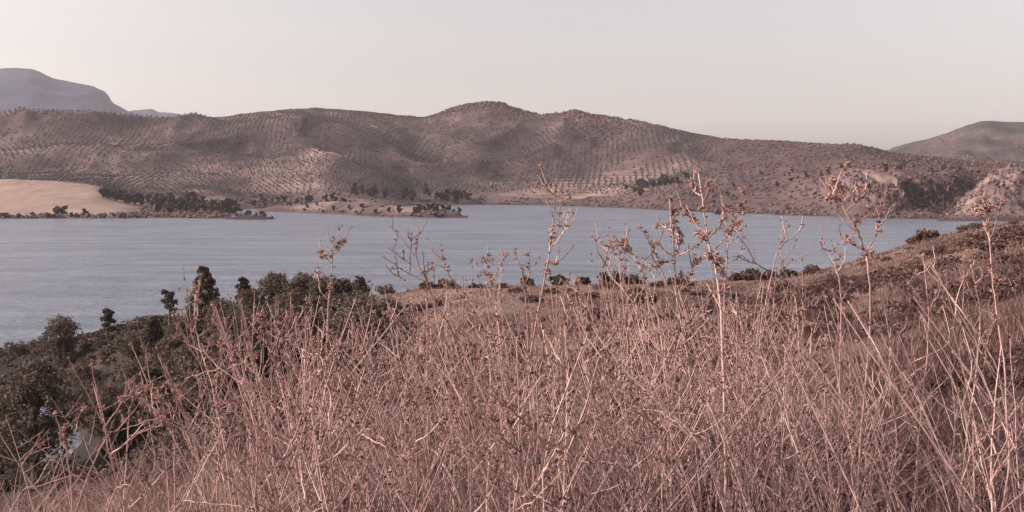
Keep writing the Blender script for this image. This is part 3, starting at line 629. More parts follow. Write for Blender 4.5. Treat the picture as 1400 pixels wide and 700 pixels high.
def far_tree(k, u, Y, s, lab, grp):
    x = float(X_of(u, Y)); z = float(z_far(np.array([x]), np.array([float(Y)]))[0])
    o = empty('tree', (x, Y, z)); o.scale = (s * rng.uniform(.85, 1.2), s, s * rng.uniform(.85, 1.15)); o.rotation_euler = (0, 0, rng.uniform(0, 6.28))
    tag(o, lab, 'tree', grp); link('trunk', FT[k][0], o); link('crown', FT[k][1], o)
    if grp: FTG.setdefault((grp, lab), []).append((u, o))
rs = np.random.default_rng(5)
for i in range(64):
    u = rs.uniform(140, 330); t = rs.uniform(0, 1)
    far_tree(int(rs.integers(3)), u, 960 + (u - 140) * .1 + t * 190 * (1 if u > 200 else .0) + (110 if u < 200 else 0), rs.uniform(.75, 1.25), 'dark tree in the wood beside the pale field', 'wood beside the pale field')
for i in range(40):
    u = rs.uniform(-10, 215); far_tree(int(rs.integers(3)), u, 911 + rs.uniform(0, 10), rs.uniform(.22, .48), 'small dark tree along the waterline below the pale field', 'trees along the waterline below the pale field')
far_tree(0, 78, 932, .9, 'widest dark tree on the shore below the pale field', None); far_tree(1, 84, 930, .85, 'dark tree touching the widest tree below the pale field', None); far_tree(2, 117, 935, .6, 'single small tree standing on the pale field near its shore', None)
for i in range(7):
    u = rs.uniform(322, 366); far_tree(int(rs.integers(3)), u, rs.uniform(897, 912), rs.uniform(.3, .5), 'dark bushy tree on the tiny spit', 'trees on the tiny spit')
for i in range(30):
    u = rs.uniform(478, 640); far_tree(int(rs.choice([0, 1, 2, 3, 4, 5, 6])), u, 1345 + rs.uniform(0, 60) - (60 if u < 540 else 0), rs.uniform(.85, 1.5), 'tree in the tall grove behind the islet', 'grove behind the islet')
far_tree(1, 622, 1352, 2.3, 'largest round tree at the right end of the grove behind the islet', None)
for i in range(20):
    u = rs.uniform(568, 632); far_tree(int(rs.integers(3)), u, 929 + rs.uniform(0, 34), rs.uniform(.4, .7), 'dark low tree on the thin right end of the islet', 'trees on the right end of the islet')
for i in range(20):
    u = rs.uniform(395, 575); far_tree(int(rs.choice([0, 1, 5])), u, float(CZ * F / (np.interp(u, [350, 400, 500, 560], [289, 290.5, 296, 297.5]) - HY)) + rs.uniform(6, 26), rs.uniform(.3, .55), 'green bush along the islet waterline', 'bushes along the islet waterline')
for i in range(22):
    u = rs.uniform(340, 480); far_tree(int(rs.integers(3)), u, rs.uniform(1190, 1275), rs.uniform(.5, .9), 'tree on the far bank behind the left part of the islet', 'trees on the far bank')
for i in range(30):
    u = rs.normal(900, 22); far_tree(int(rs.integers(3)), u, 1330 + rs.normal(0, 22), rs.uniform(.7, 1.1), 'tree in the dark clump left of the cliffs', 'dark clump on the far slope')
for i in range(26):
    u = rs.uniform(1225, 1310); far_tree(int(rs.integers(3)), u, rs.uniform(925, 965), rs.uniform(.25, .5), 'bush at the foot of the cliffs on the right shore', 'bushes at the foot of the cliffs')
for i in range(30):
    u = rs.uniform(960, 1180); far_tree(int(rs.integers(3)), u, rs.uniform(1000, 1250), rs.uniform(.3, .7), 'bush between the dark clump and the cliffs', 'bushes on the brown far slope')
for i in range(26):
    u = rs.uniform(1190, 1345); far_tree(int(rs.integers(3)), u, rs.uniform(1040, 1200), rs.uniform(.4, .8), 'dark bush on the plateau above the cliffs', 'bushes above the cliffs')

for (grp, lab), it in FTG.items(): rank_labels(it, '%s from left: ' + lab)

# olive groves: rows planted on a rotated 9 m grid per plot
ico_v, ico_f = None, None
def ico():
    t = (1 + 5 ** .5) / 2
    v = np.array([(-1, t, 0), (1, t, 0), (-1, -t, 0), (1, -t, 0), (0, -1, t), (0, 1, t), (0, -1, -t), (0, 1, -t), (t, 0, -1), (t, 0, 1), (-t, 0, -1), (-t, 0, 1)], float)
    f = np.array([(0, 11, 5), (0, 5, 1), (0, 1, 7), (0, 7, 10), (0, 10, 11), (1, 5, 9), (5, 11, 4), (11, 10, 2), (10, 7, 6), (7, 1, 8), (3, 9, 4), (3, 4, 2), (3, 2, 6), (3, 6, 8), (3, 8, 9), (4, 9, 5), (2, 4, 11), (6, 2, 10), (8, 6, 7), (9, 8, 1)])
    return v / np.linalg.norm(v[0]), f
IV, IF_ = ico()
cand = []
for pi in range(4):
    ang = R((9, -24, 31, -6)[pi]); ca, sa = math.cos(ang), math.sin(ang)
    A, B = np.meshgrid(np.arange(-2400, 2400, (8.5, 7.5, 8, 9)[pi]), np.arange(-600, 3600, (4.6, 5.4, 4.8, 5)[pi])); A = A.ravel(); B = B.ravel()
    X = A * ca - B * sa + rng.normal(0, 1.0, len(A)); Y = A * sa + B * ca + rng.normal(0, 1.0, len(A))
    u = 700 + F * X / np.maximum(Y, 1)
    plot = (fbm(X / 230, Y / 300, 140, 2) > 0) * 1 + (fbm(X / 190, Y / 260, 147, 2) > .05) * 2
    ok = (Y > 1120) & (Y < 2350) & (u > -60) & (u < 1010) & (plot == pi) & (rng.uniform(0, 1, len(A)) < .9)
    X, Y = X[ok], Y[ok]; z = z_far(X, Y)
    yc_ = np.interp(700 + F * X / Y, sorted(CREST), [CREST[k][0] for k in sorted(CREST)])
    ok = (groves(X, Y, z) > rng.uniform(.25, .6, len(X))) & ((yc_ - Y > 45) | (X > -430))
    cand.append(np.stack([X[ok], Y[ok], z[ok]], 1))
cand = np.concatenate(cand)
cand = cand[np.argsort(cand[:, 1])]
om = [None] * 4
for i in range(4):
    mb = MB(); v = IV * rng.uniform(.75, 1.2, (12, 1)) * np.array([2.3, 2.3, 1.75]) + np.array([0, 0, 2.1]); mb.add(v, IF_, rng.uniform(.2, .8, 12))
    v2 = IV * rng.uniform(.7, 1.2, (12, 1)) * np.array([1.5, 1.5, 1.2]) + np.array([1.3, .5, 2.8]); mb.add(v2, IF_, rng.uniform(.3, .9, 12))
    om[i] = mb.mesh('crown', M['olive'])
tb = MB(); tube(tb, [(0, 0, -.4), (.1, 0, .6), (.05, .1, 1.5)], [.28, .2], 5); otr = tb.mesh('trunk', M['bark'])
for (x, y, z) in cand[:300]:
    o = empty('olive_tree', (x, y, z)); s = rng.uniform(.6, .9); o.scale = (s, s, s); o.rotation_euler = (0, 0, rng.uniform(0, 6.28))
    tag(o, 'small olive tree in the nearest planted rows low on the far hillside', 'olive tree', 'olive trees in rows on the far hillside')
    link('crown', om[int(rng.integers(4))], o); link('trunk', otr, o)
rest = cand[300:]
n = len(rest); sc = rng.uniform(.6, 1.2, (n, 1, 1)) * np.array([1.3, 1.3, 1.25])
V = IV[None] * rng.uniform(.75, 1.25, (n, 12, 1)) * sc + rest[:, None] + np.array([0, 0, 1.7])
mb = MB(); mb.add(V.reshape(-1, 3), (IF_[None] + np.arange(n)[:, None, None] * 12).reshape(-1, 3), np.repeat(rng.uniform(.15, .85, n), 12))
tag(mb.build('olive_grove', M['olive']), 'thousands of small olive trees in rows over the far hills', 'olive grove', kind='stuff')
# wild scrub on the far hills and along their skyline
n0 = 46000
u = rng.uniform(-60, 1460, n0); Y = 905 + 1395 * rng.uniform(0, 1, n0) ** 1.25; X = X_of(u, Y); z = z_far(X, Y)
cv = cover(X, Y, z); g = groves(X, Y, z)
fld = (u < 190) & (Y < 1165); isl = (u > 338) & (u < 645) & (Y < 1130)
yc_ = np.interp(u, sorted(CREST), [CREST[k][0] for k in sorted(CREST)])
p = np.clip(1.15 - cv * 1.75, 0, 1) * (1 - .85 * (g > .4)) + .25 * ((z > 110) & (u > 590))
p = np.where(isl, np.where((z < 3.5) | (u > 565), .5, .06), np.where(fld, np.where(z < 3.5, .5, 0), p))
ok = (z > .5) & ~((u < 320) & (Y > yc_ - 70)) & (rng.uniform(0, 1, n0) < p)
X, Y, z = X[ok], Y[ok], z[ok]; n = len(X)
Xb, Yb, Zb = BRUSH[0]; i = rng.integers(6, Xb.shape[0] - 14, 7000); j = rng.integers(0, Xb.shape[1] - 1, 7000); q = rng.uniform(0, 1, 7000)
bx_, by_, bz_ = (a[i, j] * (1 - q) + a[i, j + 1] * q for a in (Xb, Yb, Zb)); ok = fbm(bx_ / 150, by_ / 200, 181, 3) > -.25 * 1
X = np.concatenate([X, bx_[ok]]); Y = np.concatenate([Y, by_[ok]]); z = np.concatenate([z, bz_[ok]]); n = len(X)
sc = rng.uniform(.35, 1.3, (n, 1, 1)) ** 1.3 * np.array([1.9, 1.9, 1.2]) * np.where(Y > 2350, 1.8, 1)[:, None, None]
V = IV[None] * rng.uniform(.7, 1.25, (n, 12, 1)) * sc + np.stack([X, Y, z + .7], 1)[:, None]
mb = MB(); mb.add(V.reshape(-1, 3), (IF_[None] + np.arange(n)[:, None, None] * 12).reshape(-1, 3), np.repeat(rng.uniform(.1, .8, n), 12))
tag(mb.build('hill_scrub', M['scrub']), 'wild dark scrub scattered over the slopes and tops of the far hills', 'scrub', kind='stuff')

# broken rock on the cliffs, the bluff and the stony ridge tops
def rocks(u, Y, size, tall, tint):
    X = X_of(u, Y); z = z_far(X, Y); n = len(X)
    sc = size[:, None, None] * np.stack([rng.uniform(.5, 1.1, n), rng.uniform(.5, 1.0, n), rng.uniform(.7, 1.3, n) * tall], 1)[:, None]
    V = IV[None] * rng.uniform(.55, 1.3, (n, 12, 1)) * sc + np.stack([X, Y, z + size * .1], 1)[:, None]
    mb.add(V.reshape(-1, 3), (IF_[None] + np.arange(n)[:, None, None] * 12).reshape(-1, 3), np.repeat(np.clip(tint, 0, 1), 12))
mb = MB()
n = 420; u = rng.uniform(1135, 1240, n); rocks(u, np.interp(u, [1130, 1165, 1225, 1240], [1010, 985, 948, 965]) + rng.uniform(-14, 22, n), rng.uniform(.7, 2.0, n), 1.7, .45 + .3 * rng.normal(size=n) + .25 * fbm(u / 9, u * 0, 191, 2))
n = 380; u = rng.uniform(1238, 1310, n); rocks(u, np.interp(u, [1238, 1290, 1310], [975, 985, 990]) + rng.uniform(-20, 20, n), rng.uniform(.7, 2.2, n), 1.9, .22 + .2 * rng.normal(size=n))
n = 650; u = rng.uniform(1292, 1480, n); rocks(u, 866 + 105 * rng.uniform(0, 1, n), rng.uniform(.5, 1.9, n), 1.3, .40 + .25 * rng.normal(size=n))
n = 90; u = rng.normal(1105, 26, n); rocks(u, rng.normal(1040, 40, n), rng.uniform(.6, 2.4, n), 1.2, .5 + .3 * rng.normal(size=n))
n = 2600; u = np.where(rng.uniform(0, 1, n) < .6, rng.normal(665, 38, n), rng.normal(800, 32, n)); rocks(u, np.interp(u, [600, 680, 745, 790, 850, 900], [2235, 2250, 2200, 2100, 2000, 1900]) - np.abs(rng.normal(0, 75, n)), rng.uniform(.8, 3.6, n), 1.0, .45 + .28 * rng.normal(size=n))
n = 700; u = rng.uniform(-10, 900, n); Y = rng.uniform(1180, 2100, n); rocks(u, Y, rng.uniform(.4, 1.8, n), .8, .6 + .25 * rng.normal(size=n))
tag(mb.build('rock_outcrop', M['rock']), 'broken brown rock standing out on the far cliffs, bluff and ridge tops', 'rock', kind='stuff')

# white farmhouse on the right hill
fx, fy = X_of(1326, 2750), 2750.0
hb = empty('farmhouse', (float(fx), fy, float(Z_of(223, fy)) - 6)); tag(hb, 'tiny whitewashed farmhouse at the foot of the right-hand far hill', 'house')
mb = MB(); bx = np.array([(x, y, z) for z in (0, 9) for x, y in ((-9, -5), (9, -5), (9, 5), (-9, 5))], float)
mb.add(bx, [(0, 1, 5, 4), (1, 2, 6, 5), (2, 3, 7, 6), (3, 0, 4, 7)], .6); mb.build('wall', M['house'], hb)
mb = MB(); rv = np.array([(-9.6, -5.6, 8.9), (9.6, -5.6, 8.9), (9.6, 5.6, 8.9), (-9.6, 5.6, 8.9), (-9.6, 0, 12), (9.6, 0, 12)], float)
mb.add(rv, [(0, 1, 5, 4), (2, 3, 4, 5)], .5); mb.add(rv, [(1, 2, 5), (3, 0, 4)], .5); mb.build('roof', M['roof'], hb)

# ------------------------------------------------------------------ dry grass
def blades(mb, X, Y, Z, hgt, wid, tint, lean=.35, seg=3, droop=.25):
    n = len(X); az = rng.uniform(0, 2 * np.pi, n); ln = np.abs(rng.normal(0, lean, n)); dr = rng.uniform(0, droop, n) + (rng.uniform(0, 1, n) < .06) * .8
    fa = rng.uniform(0, 2 * np.pi, n); side = np.stack([np.cos(fa), np.sin(fa), np.zeros(n)], 1)
    dirv = np.stack([np.cos(az), np.sin(az), np.zeros(n)], 1); rows = []
    for k in range(seg + 1):
        t = k / seg
        c = np.stack([X, Y, Z], 1) + dirv * (hgt * (ln * t + dr * t ** 2.5))[:, None] + np.array([0, 0, 1]) * (hgt * (t - .5 * dr * t ** 3))[:, None]
        wv = (wid * (1 - .75 * t))[:, None] * side
        rows += [c - wv, c + wv]
    V = np.stack(rows, 1); b = np.arange(n)[:, None, None] * (2 * seg + 2); kk = np.arange(seg)[None, :, None] * 2
    f = (b + kk + np.array([0, 1, 3, 2])[None, None]).reshape(-1, 4)
    mb.add(V.reshape(-1, 3), f, np.repeat(tint, 2 * seg + 2))

ENV_U = [-300, 0, 60, 150, 200, 260, 330, 380, 450, 520, 600, 700, 800, 900, 1000, 1100, 1200, 1300, 1400, 1800]
ENV_V = [680, 655, 632, 604, 590, 560, 530, 510, 505, 520, 500, 490, 500, 480, 500, 520, 530, 530, 520, 510]
def env(u): return np.interp(u, ENV_U, ENV_V)      # row that the top of the tangle reaches
mb = MB(); n = 52000
Y = rng.uniform(2.3, 8.5, n) ; u = rng.uniform(-620, 2250, n); X = X_of(u, Y); Z = z_near(X, Y)
top = Z_of(env(u) + 45 * sstep(250, 450, u) + rng.normal(60, 40, n), Y); h = np.clip((top - Z) * rng.uniform(.35, 1.0, n), .12, 1.15)
h *= np.clip(.72 + .9 * fbm(X / .7, Y / .7, 160, 3), .2, 1.25)
keep = (rng.uniform(0, 1, n) < .36 + .64 * (1 - sstep(330, 560, u)) + .34 * sstep(960, 1150, u)); X, Y, Z, u, h = X[keep], Y[keep], Z[keep], u[keep], h[keep]; n = len(X)
blades(mb, X, Y, Z - .02, h, .0019 + .0011 * rng.uniform(0, 1, n), np.clip(.30 + .26 * rng.normal(size=n) + .5 * fbm(X / .55, Y / .9, 161, 2) + .3 * (1 - sstep(480, 700, u)), 0, 1), .3, 4, .32)
n = 40000; Y = 8 + 24 * rng.uniform(0, 1, n) ** 1.3; u = np.where(np.arange(n) < 26000, rng.uniform(-400, 2150, n), rng.uniform(900, 1600, n)); X = X_of(u, Y); Z = z_near(X, Y)
h = rng.uniform(.12, .42, n) * np.clip(.8 + .9 * fbm(X / 2.5, Y / 2.5, 162, 3), .15, 1.4)
blades(mb, X, Y, Z - .02, h, .004 + .0004 * Y, np.clip(.30 + .20 * rng.normal(size=n) + .5 * fbm(X / 3, Y / 4, 163, 2), 0, 1), .35, 3, .3)
tag(mb.build('dry_grass', M['grass']), 'tangled pinkish straw coloured dry grass covering the foreground bank', 'dry grass', kind='stuff')
mb = MB(); n = 135000; Y = 26 + 102 * rng.uniform(0, 1, n) ** .8; u = rng.uniform(100, 2100, n); X = X_of(u, Y); Z = z_near(X, Y)
ok = (Z > 1) & ((u > 470) | (rng.uniform(0, 1, n) < .5)); X, Y, Z = X[ok], Y[ok], Z[ok]; n = len(X)
h = rng.uniform(.10, .34, n) * np.clip(.8 + .9 * fbm(X / 6, Y / 6, 164, 3), .15, 1.5)
blades(mb, X, Y, Z - .03, h, .00045 * Y + .012, np.clip(.5 + .15 * rng.normal(size=n) + .32 * fbm(X / 11, Y / 7, 165, 3), 0, 1), .5, 2, .4)
tag(mb.build('slope_grass', M['tuft']), 'brown dry grass tufts over the middle slope down to the brow', 'dry grass', kind='stuff')

# low dark heath on the bank just beyond the weeds
mb = MB(); n = 3300; Y = 6 + 46 * rng.uniform(0, 1, n) ** 1.5; u = np.where(np.arange(n) < 1500, rng.uniform(330, 1520, n), rng.uniform(980, 2100, n)); X = X_of(u, Y); Z = z_near(X, Y)
ok = fbm(X / 4, Y / 5, 175, 3) > -.12; X, Y, Z, u = X[ok], Y[ok], Z[ok], u[ok]; n = len(X)
rr = rng.uniform(.14, .42, n) * (.8 + Y / 40); k_ = 60; cen = np.repeat(np.stack([X, Y, Z], 1), k_, 0); d = rng.normal(size=(len(cen), 3)); d /= np.linalg.norm(d, axis=1)[:, None]; d[:, 2] = np.abs(d[:, 2]) * .7
cen = cen + d * (np.repeat(rr, k_) * rng.uniform(.35, 1, len(cen)))[:, None]
leaf_quads(mb, cen, .016 + .0016 * cen[:, 1], np.clip(np.repeat(.38 + .25 * rng.normal(size=n), k_) + rng.normal(0, .14, len(cen)), 0, 1), .4)
tag(mb.build('heath', M['heath']), 'low reddish brown heath in tufts on the bank behind the dry weeds', 'heath', kind='stuff')

# ------------------------------------------------------------------ dry stalks
def spindle(mb, p, d, L, r, c):
    d = d / (np.linalg.norm(d) + 1e-9); a = np.cross(d, [.3, .5, .8]); a /= np.linalg.norm(a) + 1e-9; b = np.cross(d, a)
    m_ = p + d * L * .45
    mb.add([p, m_ + a * r, m_ + b * r, m_ - a * r, m_ - b * r, p + d * L], [(0, 2, 1), (0, 3, 2), (0, 4, 3), (0, 1, 4), (5, 1, 2), (5, 2, 3), (5, 3, 4), (5, 4, 1)], c)
HEADS = []
for i in range(6):                                     # burst seed heads of bracts, about 4 cm across
    mb = MB(); nb = 14 + 2 * i
    for k in range(nb):
        d = rng.normal(size=3); d[2] = abs(d[2]) * 1.1 - .15
        spindle(mb, np.array([0, 0, .002]) + rng.normal(0, .004, 3), d, rng.uniform(.012, .026), rng.uniform(.0022, .0042), rng.uniform(.2, .95))
    spindle(mb, np.array([0, 0, -.008]), np.array([0, 0, 1.0]), .02, .006, .3)
    HEADS.append(mb.mesh('seed_head', M['seed']))
def buds(mb, line, n, size=1.0, lo=.25):
    """shrivelled leaves and buds standing off along a stem"""
    for k in range(n):
        q = rng.uniform(lo, 1); i = min(int(q * (len(line) - 1)), len(line) - 2); p = line[i] + (line[i + 1] - line[i]) * rng.uniform()
        d = rng.normal(size=3); d[2] = d[2] * .6 + .4
        if rng.uniform() < .8: spindle(mb, p, d, rng.uniform(.008, .02) * size, rng.uniform(.002, .004) * size, rng.uniform(.1, .9))
        else:
            d /= np.linalg.norm(d); e = np.cross(d, rng.normal(size=3)); e /= np.linalg.norm(e) + 1e-9; L = rng.uniform(.010, .022) * size; wv = L * .22
            nn = np.cross(d, e)
            mb.add([p, p + d * L * .5 + e * wv + nn * L * .1, p + d * L - nn * L * .18, p + d * L * .5 - e * wv + nn * L * .1], [(0, 1, 2, 3)], rng.uniform(.1, .95))

def stalk(base, stem, branches, label, group=None, r=.0052, heads=1, knob=26, mk='stalk', hs_=1.0, cat='dry stalk', headed=None):
    """stem and branches are world polylines; the thing stands at base"""
    r = r * .74; root = empty('dry_stalk', base); b = np.asarray(base); tag(root, label, cat, group)
    sl = smooth_line(np.asarray(stem) - b, 4, .0015)
    mb = MB(); tube(mb, sl, [r, r * .75, r * .38], 6, float(rng.uniform(.45, .9)))
    lb = MB(); buds(lb, sl, knob); tips = [(sl, mb.build('stem', M[mk], root, smooth=True))]
    for bi, br in enumerate(branches):
        bl = smooth_line(np.asarray(br) - b, 4, .0013); mb = MB(); tube(mb, bl, [r * .62, r * .45, r * .26], 5, float(rng.uniform(.3, .9)))
        tips.append((bl, mb.build('branch', M[mk], root, smooth=True))); buds(lb, bl, max(3, knob // 4) if headed is None or bi < headed else 2)
    if lb.n: tag(lb.build('withered_leaves', M['dryleaf'], root), kind='stuff')
    for tl, po in tips[:headed] if heads else ():
        t = tl[-1] - tl[-2]
        link('seed_head', HEADS[int(rng.integers(6))], po, tl[-1], float(rng.uniform(.45, .85)) * hs_, Vector(t).to_track_quat('Z', 'Y').to_euler())
        for k in range(heads - 1):
            i = int(len(tl) * rng.uniform(.62, .98)) - 1
            link('seed_head', HEADS[int(rng.integers(6))], po, tl[i] + rng.normal(0, .006, 3), float(rng.uniform(.45, .85)) * hs_, (rng.uniform(-.7, .7), rng.uniform(-.7, .7), rng.uniform(0, 6)))
    return root

def PX(pts, Y, dy=.06):
    out = []; y0 = 0.0
    for (u, v) in pts:
        out.append((float(X_of(u, Y + y0)), Y + y0, float(Z_of(v, Y + y0)))); y0 += float(rng.normal(0, dy))
    return out
def traced(Y, stem, branches, label, **k):
    """stem listed from its tip down; it is carried on to the ground"""
    st = PX(stem, Y, .03); u, v = stem[-1]
    dx = (st[-1][0] - st[-2][0]) / max(.05, abs(st[-1][2] - st[-2][2])) * .5
    gz = float(z_near(np.array([st[-1][0]]), np.array([Y]))[0]); drop = st[-1][2] - gz
    gx_ = st[-1][0] + float(np.clip(dx, -.35, .35)) * drop; gz = float(z_near(np.array([gx_]), np.array([Y]))[0])
    line = [(gx_, Y, gz - .02), ((gx_ * .45 + st[-1][0] * .55), Y, gz * .45 + st[-1][2] * .55)] + st[::-1]
    brs = []
    for br in branches: brs.append(PX(br, Y, .05))
    if k.get('knob', 20) > 6:
        for src in [st[::-1]] * 2 + brs:
            for j in range(int(rng.integers(1, 4))):
                q = rng.uniform(.3, .95) * (len(src) - 1); i = min(int(q), len(src) - 2); p = np.array(src[i]) * (1 - q + i) + np.array(src[i + 1]) * (q - i)
                L = rng.uniform(.02, .11) * Y / 3.6; a = rng.uniform(-1.2, 1.2)
                brs.append([p, p + np.array([math.sin(a), rng.normal(0, .3), math.cos(a)]) * L * .5, p + np.array([math.sin(a) * .8, rng.normal(0, .3), math.cos(a) * 1.15]) * L])
    return stalk((gx_, Y, gz), line, brs, label, headed=len(branches) + 1 + min(3, len(brs) - len(branches)), **k)

